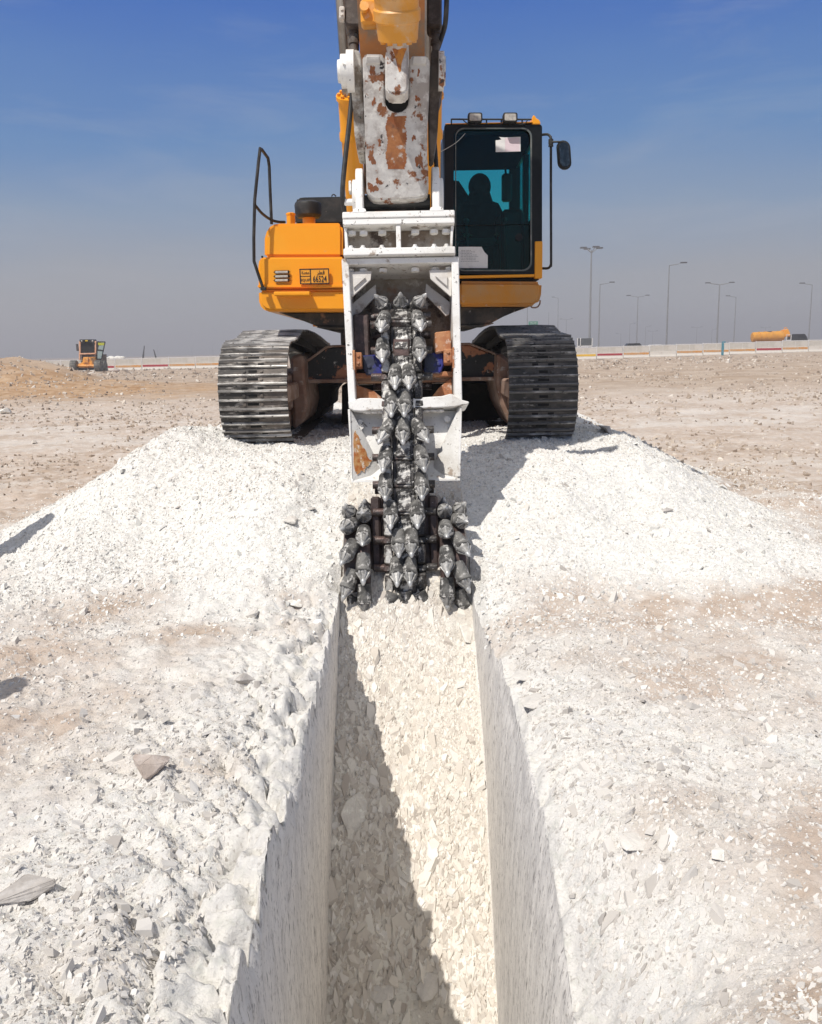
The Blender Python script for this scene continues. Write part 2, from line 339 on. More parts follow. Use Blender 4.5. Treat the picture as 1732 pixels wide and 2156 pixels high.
def ground_mat():
    M = bpy.data.materials.new('chalk_ground'); M.use_nodes = True; nt = M.node_tree; L = nt.links.new
    b = nt.nodes['Principled BSDF']; b.inputs['Roughness'].default_value = .95; b.inputs['Specular IOR Level'].default_value = .15
    geo = NN(nt, 'ShaderNodeNewGeometry')
    def A(n): return NN(nt, 'ShaderNodeAttribute', attribute_name=n).outputs['Fac']
    def noise(sc, det=6, scale=(1, 1, 1), rough=.6):
        mp = NN(nt, 'ShaderNodeMapping'); mp.inputs['Scale'].default_value = scale
        n = NN(nt, 'ShaderNodeTexNoise'); n.inputs['Scale'].default_value = sc; n.inputs['Detail'].default_value = det; n.inputs['Roughness'].default_value = rough
        L(geo.outputs['Position'], mp.inputs[0]); L(mp.outputs[0], n.inputs['Vector']); return n.outputs[0]
    def mr(x, lo, hi, a=0, bb=1):
        r = NN(nt, 'ShaderNodeMapRange'); L(x, r.inputs[0])
        for i, v in enumerate((lo, hi, a, bb)): r.inputs[i + 1].default_value = v
        return r.outputs[0]
    def mix(f, a, c):
        x = NN(nt, 'ShaderNodeMix', data_type='RGBA')
        if isinstance(f, float): x.inputs[0].default_value = f
        else: L(f, x.inputs[0])
        for k, v in ((6, a), (7, c)):
            if isinstance(v, tuple): x.inputs[k].default_value = (*v, 1)
            else: L(v, x.inputs[k])
        return x.outputs[2]
    def mul(a, c):
        q = NN(nt, 'ShaderNodeMath', operation='MULTIPLY')
        for k, v in ((0, a), (1, c)):
            if isinstance(v, float): q.inputs[k].default_value = v
            else: L(v, q.inputs[k])
        return q.outputs[0]
    c = mix(mr(noise(.9, 8), .35, .65), (.44, .345, .27), (.56, .465, .39))
    c = mix(mr(noise(6, 8), .47, .66), c, (.62, .55, .49))
    c = mix(A('far'), c, mix(mr(noise(.6, 8), .4, .62), (.36, .265, .19), (.48, .385, .30)))
    wh = mix(mr(noise(3, 8), .4, .62), (.78, .755, .71), (.70, .68, .65))
    wh = mix(mr(noise(22, 6), .52, .68), wh, (.66, .65, .60))
    c = mix(A('white'), c, wh)
    c = mix(A('spoil'), c, mix(mr(noise(30, 5), .42, .64), (.82, .80, .76), (.69, .68, .64)))
    c = mix(A('orange'), c, mix(mr(noise(2.2, 8), .35, .65), (.33, .19, .095), (.52, .37, .24)))
    wl = mix(mr(noise(17, 8, (1, 1, .20)), .40, .66), (.80, .77, .73), (.64, .615, .59))
    wl = mix(mr(noise(75, 5, (1, 1, .22)), .565, .65), wl, (.30, .28, .27))
    c = mix(A('wall'), c, wl)
    c = mix(A('floor'), c, mix(mr(noise(4, 7), .4, .65), (.76, .73, .66), (.64, .58, .51)))
    c = mix(mul(mr(noise(52, 4), .58, .68), .6), c, (.36, .33, .30))
    L(c, b.inputs['Base Color'])
    v1 = NN(nt, 'ShaderNodeTexVoronoi', feature='F1'); v1.inputs['Scale'].default_value = 95; L(geo.outputs['Position'], v1.inputs['Vector'])
    v2 = NN(nt, 'ShaderNodeTexVoronoi', feature='F1'); v2.inputs['Scale'].default_value = 42; L(geo.outputs['Position'], v2.inputs['Vector'])
    sc1 = NN(nt, 'ShaderNodeSeparateColor'); sc2 = NN(nt, 'ShaderNodeSeparateColor'); L(v1.outputs['Color'], sc1.inputs[0]); L(v2.outputs['Color'], sc2.inputs[0])
    hsum = NN(nt, 'ShaderNodeMath', operation='ADD'); hs2 = NN(nt, 'ShaderNodeMath', operation='ADD')
    L(mul(sc1.outputs[0], .32), hs2.inputs[0]); L(mul(sc2.outputs[0], .5), hs2.inputs[1])
    L(hs2.outputs[0], hsum.inputs[0]); L(mul(noise(48, 8, rough=.75), .9), hsum.inputs[1])
    hw = NN(nt, 'ShaderNodeMix'); L(A('wall'), hw.inputs[0]); L(hsum.outputs[0], hw.inputs[2]); L(mul(noise(42, 8, (1, 1, .22), .7), .95), hw.inputs[3])
    bp = NN(nt, 'ShaderNodeBump'); bp.inputs['Strength'].default_value = .8; bp.inputs['Distance'].default_value = .014
    L(hw.outputs[0], bp.inputs['Height']); L(bp.outputs[0], b.inputs['Normal'])
    return M
GM = ground_mat()
gme = terrain(); gme.materials.append(GM)
go = bpy.data.objects.new('ground', gme); S.collection.objects.link(go); tag(go, kind='structure')

# loose chips of chalk lying everywhere: nobody could count them
def chips(name, n, sampler, colr, seed, thick=.35):
    rg = np.random.default_rng(seed); x, y, z, s, nx, ny = sampler(rg, n); n = len(x)
    K = 5; ang = (np.arange(K)[None, :] + rg.uniform(-.32, .32, (n, K))) * 2 * math.pi / K + rg.uniform(0, 6.28, (n, 1))
    rad = s[:, None] * rg.uniform(.5, 1.3, (n, K)); el = rg.uniform(.45, 1, (n, 1)); rot = rg.uniform(0, 6.28, (n, 1))
    px, py = rad * np.cos(ang), rad * np.sin(ang) * el
    px, py = px * np.cos(rot) - py * np.sin(rot), px * np.sin(rot) + py * np.cos(rot)
    tx = -nx + rg.normal(0, .36, n); ty = -ny + rg.normal(0, .36, n); th = s * thick * rg.uniform(.5, 2.0, n)
    top = np.stack([x[:, None] + px * .85, y[:, None] + py * .85, z[:, None] + th[:, None] * .75 + px * tx[:, None] + py * ty[:, None] + rg.normal(0, .06, (n, K)) * s[:, None]], -1)
    bot = np.stack([x[:, None] + px, y[:, None] + py, z[:, None] - th[:, None] * .8 + px * tx[:, None] + py * ty[:, None]], -1)
    V = np.concatenate([top, bot], 1).reshape(-1, 3)
    k = np.arange(K); k2 = (k + 1) % K
    loc = np.concatenate([k, np.stack([k, k + K, k2 + K, k2], 1).reshape(-1)])   # top (ccw) then skirts
    loops = (loc[None, :] + (np.arange(n) * 2 * K)[:, None]).reshape(-1)
    per = np.array([K] + [4] * K); ls1 = np.concatenate([[0], np.cumsum(per)[:-1]])
    ls = (ls1[None, :] + (np.arange(n) * per.sum())[:, None]).reshape(-1)
    me = bpy.data.meshes.new(name); me.vertices.add(len(V)); me.vertices.foreach_set('co', V.reshape(-1).astype(np.float32))
    me.loops.add(len(loops)); me.polygons.add(len(ls)); me.loops.foreach_set('vertex_index', loops.astype(np.int32)); me.polygons.foreach_set('loop_start', ls.astype(np.int32))
    me.polygons.foreach_set('use_smooth', np.zeros(len(ls), dtype=bool)); me.update(calc_edges=True)
    a = me.attributes.new('rnd', 'FLOAT', 'POINT'); a.data.foreach_set('value', np.repeat(rg.random(n), 2 * K).astype(np.float32))
    M = bpy.data.materials.new(name); M.use_nodes = True; nt = M.node_tree; b = nt.nodes['Principled BSDF']; b.inputs['Roughness'].default_value = .95; b.inputs['Specular IOR Level'].default_value = .15
    at_ = NN(nt, 'ShaderNodeAttribute', attribute_name='rnd'); r = NN(nt, 'ShaderNodeValToRGB'); r.color_ramp.interpolation = 'LINEAR'
    r.color_ramp.elements[0].color = (*colr[0], 1); r.color_ramp.elements[1].color = (*colr[-1], 1)
    for i, c in enumerate(colr[1:-1]): e = r.color_ramp.elements.new((i + 1) / (len(colr) - 1)); e.color = (*c, 1)
    nt.links.new(at_.outputs['Fac'], r.inputs[0]); nt.links.new(r.outputs[0], b.inputs['Base Color'])
    me.materials.append(M)
    o = bpy.data.objects.new(name, me); S.collection.objects.link(o); return o
def slope(f, x, y, e=.03):
    return (f(x + e, y) - f(x - e, y)) / (2 * e), (f(x, y + e) - f(x, y - e)) / (2 * e)
def samp_pile(rg, n):
    y = 4.6 + 6.5 * rg.random(n) ** 1.1; x = rg.uniform(-4.2, 4.4, n); h = base_h(x, y)
    k = ((h > .04 + .1 * rg.random(n)) | (rg.random(n) < .25)) & ((x < XL - .02) | (x > XR + .02) | (y > 6.6)); x, y = x[k], y[k]
    s = .006 + .010 * rg.random(len(x)) ** 3 + .026 * (rg.random(len(x)) < .007)
    sx_, sy_ = slope(base_h, x, y); return x, y, ground_h(x, y), s, -sx_, -sy_
def samp_near(rg, n):
    y = .9 + 7.5 * rg.random(n) ** 1.5; x = rg.uniform(-1, 1, n) * (.55 * y + 1.1)
    k = ((x < XL - .16) | (x > XR + .05)) & (rg.random(n) < np.clip(.5 + 1.6 * fbm(x, y, .9, 3, 300) + .12 * (x > 0) - .22 * (x < 0) + .7 * (x > 0) * np.exp(-((x - .95) / .45) ** 2), .05, 1)); x, y = x[k], y[k]
    s = .004 + .012 * rg.random(len(x)) ** 3.5 + .026 * (rg.random(len(x)) < .008)
    sx_, sy_ = slope(ground_h, x, y); z = ground_h(x, y)
    return x + np.where(x > 0, .08 * np.exp(-(x - XR) / .5) * sst(5.5, 4.3, y), 0), y, z - .08 * s, s, -np.clip(sx_, -1, 1), -np.clip(sy_, -1, 1)
def samp_floor(rg, n):
    y = rg.uniform(3.3, 6.6, n); x = rg.uniform(XL + .01, XR - .01, n); k = rg.random(n) < np.clip(.55 + 1.4 * fbm(x, y, 2.2, 3, 310) - .25 * (x + .1), .1, 1); x, y = x[k], y[k]
    s = .0045 + (.009 + .014 * sst(5.0, 4.1, y)) * rg.random(len(x)) ** 2.5 * (1 + .5 * (x < .1)) + .026 * (rg.random(len(x)) < .012)
    return x, y, floor_h(x, y), s, 0 * x, 0 * x - 1.03
def samp_far(rg, n):
    y = 8 * (110 / 8) ** rg.random(n); x = rg.uniform(-1, 1, n) * (.55 * y + 2); d = fbm(x, y, .25, 4, 320)
    d = d + .9 * (np.hypot((x + 20.5) / 7, (y - 44) / 7) < 1)
    k = (rg.random(n) < np.clip(.35 + 1.8 * d, .05, 1)) & ~((np.abs(x + .1) < 2.2) & (y < 14)); x, y = x[k], y[k]
    s = (.006 + .0011 * y) * (1 + 1.8 * rg.random(len(x)) ** 4); return x, y, ground_h(x, y), s, 0 * x, 0 * x
CW = [(.48, .475, .45), (.70, .685, .65), (.80, .78, .74), (.74, .72, .67), (.84, .83, .80)]
tag(chips('chalk_chips', 115000, samp_pile, CW, 1), 'white chalk chips heaped in front of the tracks', 'rubble', kind='stuff')
tag(chips('chalk_gravel', 230000, samp_near, [(.40, .37, .34), (.57, .54, .50), (.67, .64, .60), (.60, .565, .52), (.73, .71, .68)], 2), 'small chalk chips strewn on the flat ground beside the trench', 'gravel', kind='stuff')
tag(chips('trench_rubble', 60000, samp_floor, [(.48, .43, .38), (.64, .59, .52), (.78, .75, .68), (.58, .53, .47), (.80, .77, .72)], 3), 'loose broken chalk covering the sloping trench bottom', 'rubble', kind='stuff')
tag(chips('field_stones', 30000, samp_far, [(.24, .19, .15), (.42, .34, .27), (.60, .53, .45), (.34, .27, .21), (.72, .67, .60)], 4, .5), 'scattered stones over the brown plain behind the machine', 'stones', kind='stuff')

# ------------------------------------------------------------------ materials
YEL = (.86, .34, .008)
m_yel = mat('yellow_paint', YEL, [((.84, .38, .02), 1.5, .5, .75), ((.60, .42, .22), 9, .66, .78), ((.22, .10, .04), 40, .68, .73)], .38, bump=.08, bscale=14)
m_yeld = mat('dusty_yellow_paint', (.60, .24, .02), [((.52, .28, .10), 2, .5, .7), ((.58, .50, .40), 7, .64, .78), ((.12, .06, .03), 24, .66, .72)], .6, bump=.15)  # base darkened for the shade on the cab skirt; the dust is real
m_black = mat('black_paint', (.012, .014, .014), [((.06, .055, .05), 5, .5, .75), ((.20, .18, .16), 20, .66, .76)], .5)
m_rubber = mat('black_rubber', (.012, .012, .012), [((.05, .048, .045), 8, .5, .7)], .55)
m_trim = mat('cab_trim', (.004, .005, .005), [((.010, .010, .010), 6, .5, .7)], .4, spec=.3)
m_dark = mat('oily_black_steel', (.010, .009, .008), [((.03, .025, .02), 5, .5, .7)], .8, spec=.2)  # near-black steel for inner track parts and rear frame
m_under = mat('grimy_steel', (.03, .028, .025), [((.10, .08, .06), 4, .45, .65), ((.30, .17, .10), 3, .60, .68), ((.45, .41, .36), 14, .62, .72)], .8, bump=.3)
m_beam = mat('chipped_black_beam', (.018, .018, .017), [((.42, .17, .08), 4.5, .56, .60), ((.55, .50, .44), 16, .62, .68)], .6, bump=.3)
m_rust = mat('rusty_steel', (.36, .14, .06), [((.50, .25, .12), 6, .45, .6), ((.62, .52, .44), 12, .56, .66), ((.12, .06, .04), 18, .62, .68)], .8, bump=.3)
m_brown = mat('dusty_brown_frame', (.22, .12, .08), [((.38, .27, .21), 2.5, .4, .6), ((.60, .54, .47), 9, .58, .7)], .8, bump=.2)
m_shoe = mat('track_steel', (.040, .036, .033), [((.15, .125, .105), 5, .44, .62, (.5, 1, 1)), ((.56, .52, .47), 11, .54, .68, (.35, 1, 1)), ((.03, .03, .03), 30, .60, .68)], .62, .15, bump=.4, bscale=45)
m_shoeg = mat('worn_grouser_steel', (.22, .21, .20), [((.70, .68, .64), 10, .46, .60, (.3, 1, 1)), ((.06, .055, .05), 22, .60, .66)], .5, .25, bump=.4, bscale=60)
m_shoeR = mat('dark_track_steel', (.035, .034, .032), [((.13, .115, .10), 5, .46, .64, (.5, 1, 1)), ((.52, .49, .45), 11, .60, .70, (.35, 1, 1))], .55, .2, bump=.4, bscale=45)
m_shoegR = mat('dark_grouser_steel', (.16, .155, .15), [((.60, .58, .55), 9, .50, .62, (.3, 1, 1)), ((.05, .05, .05), 22, .56, .64)], .5, .25, bump=.4, bscale=60)
m_hole = mat('dark_recess', (.004, .004, .004), [], .9)
m_wht = mat('white_painted_steel', (.80, .79, .76), [((.60, .57, .52), 3, .48, .66), ((.38, .31, .25), 9, .585, .66), ((.09, .075, .06), 34, .62, .67)], .5, bump=.25, bscale=60)
m_whd = mat('dirty_white_steel', (.62, .59, .55), [((.42, .36, .30), 2.4, .45, .62), ((.20, .13, .09), 5, .58, .68), ((.72, .70, .67), 9, .56, .64)], .7, bump=.25)
m_link = mat('plaster_covered_steel', (.62, .60, .57), [((.40, .36, .33), 5, .46, .58), ((.72, .70, .66), 11, .52, .62), ((.24, .09, .035), 8, .575, .615), ((.035, .03, .03), 12, .635, .66)], .75, bump=.6, bscale=24)
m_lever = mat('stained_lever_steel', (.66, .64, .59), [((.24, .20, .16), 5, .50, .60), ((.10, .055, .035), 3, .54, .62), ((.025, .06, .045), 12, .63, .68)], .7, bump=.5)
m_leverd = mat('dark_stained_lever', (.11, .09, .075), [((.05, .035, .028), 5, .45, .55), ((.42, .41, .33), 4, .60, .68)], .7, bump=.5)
m_patch = mat('bare_rust_patch', (.30, .095, .03), [((.20, .10, .06), 5, .48, .6), ((.42, .17, .06), 9, .45, .62), ((.58, .53, .48), 16, .58, .66)], .8, bump=.4, bscale=50)
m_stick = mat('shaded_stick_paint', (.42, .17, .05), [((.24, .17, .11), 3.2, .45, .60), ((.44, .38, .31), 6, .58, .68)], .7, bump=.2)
m_chrome = mat('chromed_rod', (.42, .40, .38), [((.25, .23, .21), 4, .45, .6)], .3, .9)
m_chain = mat('chain_steel', (.028, .026, .025), [((.10, .09, .085), 9, .45, .58), ((.13, .085, .075), 4, .58, .64), ((.60, .58, .54), 11, .53, .62), ((.72, .70, .67), 40, .62, .66)], .45, .35, bump=.55, bscale=40)
m_hold = mat('pick_holder_steel', (.045, .043, .041), [((.17, .165, .155), 9, .44, .60), ((.58, .56, .53), 20, .53, .62)], .78, .0, bump=.5, bscale=60)
m_pick = mat('ground_pick_steel', (.24, .235, .225), [((.50, .49, .47), 18, .42, .58), ((.07, .07, .07), 25, .60, .66)], .55, .25, bump=.3, bscale=90)
m_tip = mat('carbide_tip', (.42, .42, .41), [((.60, .59, .57), 30, .5, .62)], .4, .4)
m_blue = mat('scuffed_blue_paint', (.025, .03, .22), [((.03, .035, .06), 6, .46, .56), ((.28, .28, .36), 14, .60, .68)], .45, bump=.3)
m_hub = mat('brown_hub_steel', (.065, .045, .04), [((.14, .09, .08), 6, .5, .62), ((.45, .43, .40), 40, .66, .70)], .5, .2, bump=.3)
m_paper = mat('white_paper', (.80, .80, .78), [((.66, .66, .65), 9, .5, .7)], .7)
m_pink = mat('faded_pink_print', (.74, .62, .66), [], .7)
m_ink = mat('black_ink', (.015, .015, .02), [], .7)
m_lens = mat('lamp_lens', (.50, .48, .43), [((.35, .33, .30), 30, .45, .6)], .25)
m_plate = mat('number_plate_yellow', (.76, .34, .03), [], .4)
m_mirror = mat('mirror_glass', (.07, .075, .075), [((.16, .16, .15), 14, .5, .62)], .10, .9)
m_cloth = mat('dark_clothing', (.010, .010, .011), [((.02, .02, .022), 12, .45, .65)], 1.0, spec=.05)
m_skin = mat('skin', (.22, .11, .065), [], .6)
def glass(name, tint, refl=.5):
    M = bpy.data.materials.new(name); M.use_nodes = True; nt = M.node_tree; nt.nodes.clear()
    t = NN(nt, 'ShaderNodeBsdfTransparent'); t.inputs[0].default_value = (*tint, 1); g = NN(nt, 'ShaderNodeBsdfGlossy'); g.inputs['Roughness'].default_value = .03
    f = NN(nt, 'ShaderNodeFresnel'); f.inputs[0].default_value = 1.45; k = NN(nt, 'ShaderNodeMath', operation='MULTIPLY'); k.inputs[1].default_value = refl
    x = NN(nt, 'ShaderNodeMixShader'); o = NN(nt, 'ShaderNodeOutputMaterial')
    nt.links.new(f.outputs[0], k.inputs[0]); nt.links.new(k.outputs[0], x.inputs[0]); nt.links.new(t.outputs[0], x.inputs[1]); nt.links.new(g.outputs[0], x.inputs[2]); nt.links.new(x.outputs[0], o.inputs[0]); return M
m_glass = glass('tinted_cab_glass', (.34, .88, .86), .5)
m_glass2 = glass('clear_glass', (.75, .9, .9), .5)

def hexb(mb, c, ax, r, h):    # bolt head
    mb.lathe(c, ax, [(0, r), (h, r), (h, r * .9)], 6)
def poly(pts, f): return [f(u, v) for u, v in pts]

# ------------------------------------------------------------------ the excavator
EX = thing('excavator', (-0.1, 10.2, .67), 'yellow crawler excavator with black cab standing on the chalk spoil above the trench', 'excavator')
# --- tracks
def arc(cy, cz, r, a0, a1, n):
    return [(cy + r * math.cos(math.radians(a0 + (a1 - a0) * i / n)), cz + r * math.sin(math.radians(a0 + (a1 - a0) * i / n))) for i in range(n + 1)]
PATH = arc(8.50, 1.19, .50, 270, 100, 26) + [(8.95, 1.72), (9.35, 1.80), (9.9, 1.815), (10.6, 1.80), (11.4, 1.76), (12.2, 1.70)] + arc(12.55, 1.20, .48, 88, -90, 26)
def path_frames(path, n, off=0.0):
    P = [Vector((0, a, b)) for a, b in path]; P.append(P[0]); seg = [(P[i + 1] - P[i]).length for i in range(len(P) - 1)]; tot = sum(seg); res = []
    for k in range(n):
        d = (tot * (k + off) / n) % tot; i = 0
        while d > seg[i]: d -= seg[i]; i += 1
        def pt(dd):
            dd %= tot; j = 0
            while dd > seg[j]: dd -= seg[j]; j += 1
            return P[j].lerp(P[j + 1], dd / seg[j])
        c = tot * (k + off) / n; p = pt(c); t = (pt(c + .07) - pt(c - .07)).normalized(); res.append((p, t))
    return res, tot
def shoe_mesh(ms):
    mb = MB(); mb.mi = 0
    mb.box((-.325, -.118, -.010), (.325, .116, .010), .003)
    mb.mi = 1
    for y in (-.094, -.010, .076):
        mb.loft([[Vector((x, y - .013, .008)), Vector((x, y + .013, .008)), Vector((x, y + .006, .034 + dz)), Vector((x, y - .006, .034 + dz))] for x, dz in ((-.325, -.004), (-.2, 0), (0, -.002), (.18, .001), (.325, -.005))], smooth=False)
    mb.mi = 0
    for sx_ in (-1, 1):
        for y in (-.049, .031): hexb(mb, (sx_ * .082, y, .009), (0, 0, 1), .017, .012)
    mb.mi = 2
    mb.box((-.040, .018, .009), (.040, .042, .0125)); mb.box((-.052, -.060, .009), (.052, -.036, .0125))  # proud black plates stand for the shade inside the shoe's slots
    for sx_ in (-.075, .075):
        mb.box((sx_ - .028, .088, -.02), (sx_ + .028, .112, .0125)); 
    mb.mi = 3
    for sx_ in (-.09, .09): mb.box((sx_ - .022, -.10, -.10), (sx_ + .022, .108, -.008), .006)
    me = mb.mesh('track_shoe', ms); return me
NSH = 49
for side, xc in ((-1, -1.463), (1, 1.268)):
    ms = [m_shoe, m_shoeg, m_hole, m_dark] if side < 0 else [m_shoeR, m_shoegR, m_hole, m_dark]
    mb = MB()
    TR = bpy.data.objects.new('track', None); S.collection.objects.link(TR); TR.empty_display_size = .2; TR.parent = EX; WO[TR] = Vector((xc, 10.5, .67)); TR.location = WO[TR] - WO[EX]
    TR['label'] = 'dusty chalk-whitened crawler track on the handrail side' if side < 0 else 'dark steel crawler track below the cab'
    me = shoe_mesh(ms); fr, tot = path_frames(PATH, NSH, .35 if side < 0 else .1)
    for k, (p, t) in enumerate(fr):
        nrm = Vector((0, t.z, -t.y)); nrm = -nrm if (p - Vector((0, 10.5, 1.2))).dot(nrm) < 0 else nrm
        yv = nrm.cross(Vector((1, 0, 0)))
        M = Matrix((Vector((1, 0, 0)), yv, nrm)).transposed().to_4x4(); M.translation = Vector((xc, p.y, p.z)) - WO[TR]
        o = bpy.data.objects.new('track_shoe', me); S.collection.objects.link(o); o.parent = TR; o.matrix_local = M
    x0 = Vector((1, 0, 0))
    mb = MB(); mb.lathe((xc - .16, 8.50, 1.19), x0, [(0, .30), (0, .36), (.10, .36), (.10, .41), (.22, .41), (.22, .36), (.32, .36), (.32, .30)], 36)
    mb.cyl((xc - .2, 8.5, 1.19), (xc + .2, 8.5, 1.19), .10); mb.build('idler_wheel', m_dark, TR)
    mb = MB(); mb.lathe((xc - .05, 12.55, 1.2), x0, [(0, .2), (0, .40), (.10, .40), (.10, .2)], 22); mb.cyl((xc - .25, 12.55, 1.2), (xc + .2, 12.55, 1.2), .2); mb.build('sprocket', m_under, TR)
    mb = MB(); mb.box((xc - .20, 8.75, .98), (xc + .20, 12.2, 1.38), .03); mb.box((xc - .27, 8.35, 1.10), (xc - .19, 9.3, 1.28), .02); mb.box((xc + .19, 8.35, 1.10), (xc + .27, 9.3, 1.28), .02)
    for k in range(6): mb.lathe((xc - .17, 9.2 + k * .5, .88), x0, [(0, .09), (.06, .12), (.12, .09), (.22, .09), (.28, .12), (.34, .09)], 16)
    mb.build('track_frame', m_brown, TR)
# --- undercarriage beam
mb = MB()
def A(Y): return lambda u, v: at(u, v, Y)
mb.prism(poly([(632, 767), (652, 757), (686, 732), (700, 730), (990, 725), (1049, 749), (1049, 797), (632, 803)], A(9.6)), (0, 1.7, 0), .02)
mb.build('cross_beam', m_beam, EX)
mb = MB(); mb.prism(poly([(630, 799), (1050, 793), (1050, 801), (630, 807)], A(9.55)), (0, 1.8, 0), .006)
mb.prism(poly([(630, 765), (650, 755), (686, 729), (700, 726.5), (990, 721.5), (1051, 746), (1051, 750), (990, 726), (700, 731), (687, 734), (652, 760), (632, 770)], A(9.55)), (0, 1.8, 0), .004)
mb.build('beam_flange', m_brown, EX)
mb = MB(); mb.prism(poly([(611, 752), (634, 744), (641, 760), (642, 800), (648, 850), (640, 888), (618, 905)], A(9.25)), (0, 1.9, 0), .03)
mb.build('frame_leg', m_brown, EX); mb = MB()
mb.prism(poly([(1049, 742), (1064, 750), (1083, 768), (1083, 905), (1068, 880), (1054, 850), (1046, 806)], A(9.25)), (0, 1.9, 0), .03)
mb.build('frame_leg', m_brown, EX)
mb = MB(); mb.lathe((-.1, 10.3, 1.55), (0, 0, 1), [(0, .62), (.12, .62), (.12, .7), (.38, .7)], 40); mb.build('slew_ring', m_under, EX)
mb = MB(); mb.prism(poly([(627, 806), (712, 811), (698, 826), (696, 858), (679, 858), (677, 878), (650, 893), (622, 905)], A(10.5)), (0, 1.2, 0), .02); mb.build('rear_frame', m_dark, EX)
mb = MB(); mb.prism(poly([(720, 810), (1038, 805), (1036, 845), (1050, 856), (1078, 890), (1070, 900), (1000, 893), (720, 893)], A(10.5)), (0, 1.2, 0), .02); mb.build('rear_frame', m_dark, EX)
# --- house, left side
UL = EX
def px_box(mb, uL, uR, vT, vB, Y, dep, bev=.02, seg=2):
    return mb.prism(poly([(uL, vB), (uL, vT), (uR, vT), (uR, vB)], A(Y)), (0, dep, 0), bev, seg)
mb = MB()
mb.prism(poly([(557, 541), (557, 502), (561, 488), (568, 477), (578, 471.5), (590, 470), (712, 469), (720, 473), (722, 482), (722, 541)], A(8.78)), (0, 3.2, 0), .025, 2)
SB = mb.build('side_cabinet', m_yel, EX)
mb = MB()
mb.prism(poly([(545, 607.5), (544, 560), (546, 546), (551, 541.5), (724, 540.5), (724, 606.5)], A(8.73)), (0, 3.5, 0), .03, 3)
mb.prism(poly([(543, 598), (543, 606.5), (735, 606), (735, 598)], A(8.71)), (0, .05, 0), .01, 2)
CA = mb.build('side_cabinet', m_yel, EX, label='lower yellow cabinet carrying the number plate and slotted lamp')
mb = MB()
mb.prism(poly([(544.5, 609.5), (545, 634), (549, 645), (556, 652), (566, 656), (735, 656), (735, 608.5)], A(8.75)), (0, 3.45, 0), .03, 3)
mb.build('lower_skirt', m_yel, EX)
mb = MB()
p = [at(577, 622.5, 8.52), at(577, 611.5, 8.76), at(577, 622.5, 8.76)]
mb.prism(poly([(577, 622.5), (577, 614), (653, 613.5), (653, 622)], A(8.60)), (0, .16, 0), .008)
mb.build('step', m_yel, EX)
mb = MB(); mb.prism(poly([(582, 656), (735, 656), (735, 689), (700, 689), (668, 687), (640, 676)], A(8.95)), (0, 3.0, 0), .02); 
mb.prism(poly([(668, 687.5), (735, 688.5), (735, 691), (668, 689.8)], A(8.93)), (0, 3.0, 0), .003); mb.build('belly_plate', m_under, EX)
# right lower body
mb = MB()
mb.prism(poly([(966, 591.5), (1141.5, 592.5), (1142, 600), (1141, 620), (1137, 633), (1130, 641), (1118, 645), (966, 645)], A(8.78)), (0, 3.3, 0), .035, 3)
mb.build('cab_skirt', m_yeld, EX)
mb = MB(); mb.prism(poly([(966, 645), (1112, 645), (1060, 667), (1036, 680), (1020, 684), (966, 685)], A(8.9)), (0, 3.2, 0), .015)
mb.prism(poly([(966, 684.5), (1022, 683.5), (1040, 679.5), (1040, 681.5), (1022, 687), (966, 688)], A(8.88)), (0, .5, 0), .003); mb.build('belly_plate', m_under, EX)
mb = MB(); mb.tube([at(1119, 641, 8.9), at(1120, 647, 8.9), at(1131, 647, 8.9), at(1137, 640, 8.9), at(1138, 632, 8.9)], .008, 8, 3); mb.build('tie_hook', m_brown, EX)
mb = MB(); mb.box((-.72, 9.15, 1.85), (.5, 12.3, 2.78), .03); mb.build('center_deck', m_under, EX)
mb = MB(); mb.box((-1.50, 12.2, 1.95), (1.36, 13.1, 2.95), .15, seg=3); mb.build('counterweight', m_yel, EX)
mb = MB(); mb.box((.42, 10.75, 2.28), (1.40, 12.2, 2.85), .03); mb.build('rear_cabinet', m_yel, EX)
# hood, caps
mb = MB(); mb.prism(poly([(622, 471), (621, 432), (623, 422), (628, 416.5), (640, 415), (850, 411), (850, 471)], A(10.7)), (0, 1.55, 0), .03, 2)
mb.tube([at(699, 414, 10.75), at(701, 410, 10.75), at(705, 410, 10.75), at(708, 413.5, 10.75)], .008, 6, 3); mb.build('engine_hood', m_black, EX)
c = at(650, 455, 9.7); r1 = 26.5 * 9.9 / FPX
mb = MB(); mb.lathe(c + Vector((0, 0, -.02)), (0, 0, 1), [(0, r1 * .55), (0.0, r1 * .8), (.03, r1 * .96), (.13, r1), (.155, r1 * .95), (.17, r1 * .7), (.172, .01)], 28); mb.build('air_precleaner', m_rubber, EX)
c = at(651.5, 471, 9.7); mb = MB(); mb.lathe(c, (0, 0, 1), [(0, .070), (.105, .070)], 24); mb.lathe(c + Vector((0, 0, .085)), (0, 0, 1), [(0, .070), (0, .075), (.012, .075), (.012, .07)], 24); mb.build('intake_stub', m_yel, EX)
c = at(613.5, 472, 9.3); mb = MB(); mb.lathe(c, (0, 0, 1), [(0, .045), (.09, .045), (.09, .050), (.108, .050), (.116, .03), (.117, .005)], 20); mb.build('filler_cap', m_yel, EX)
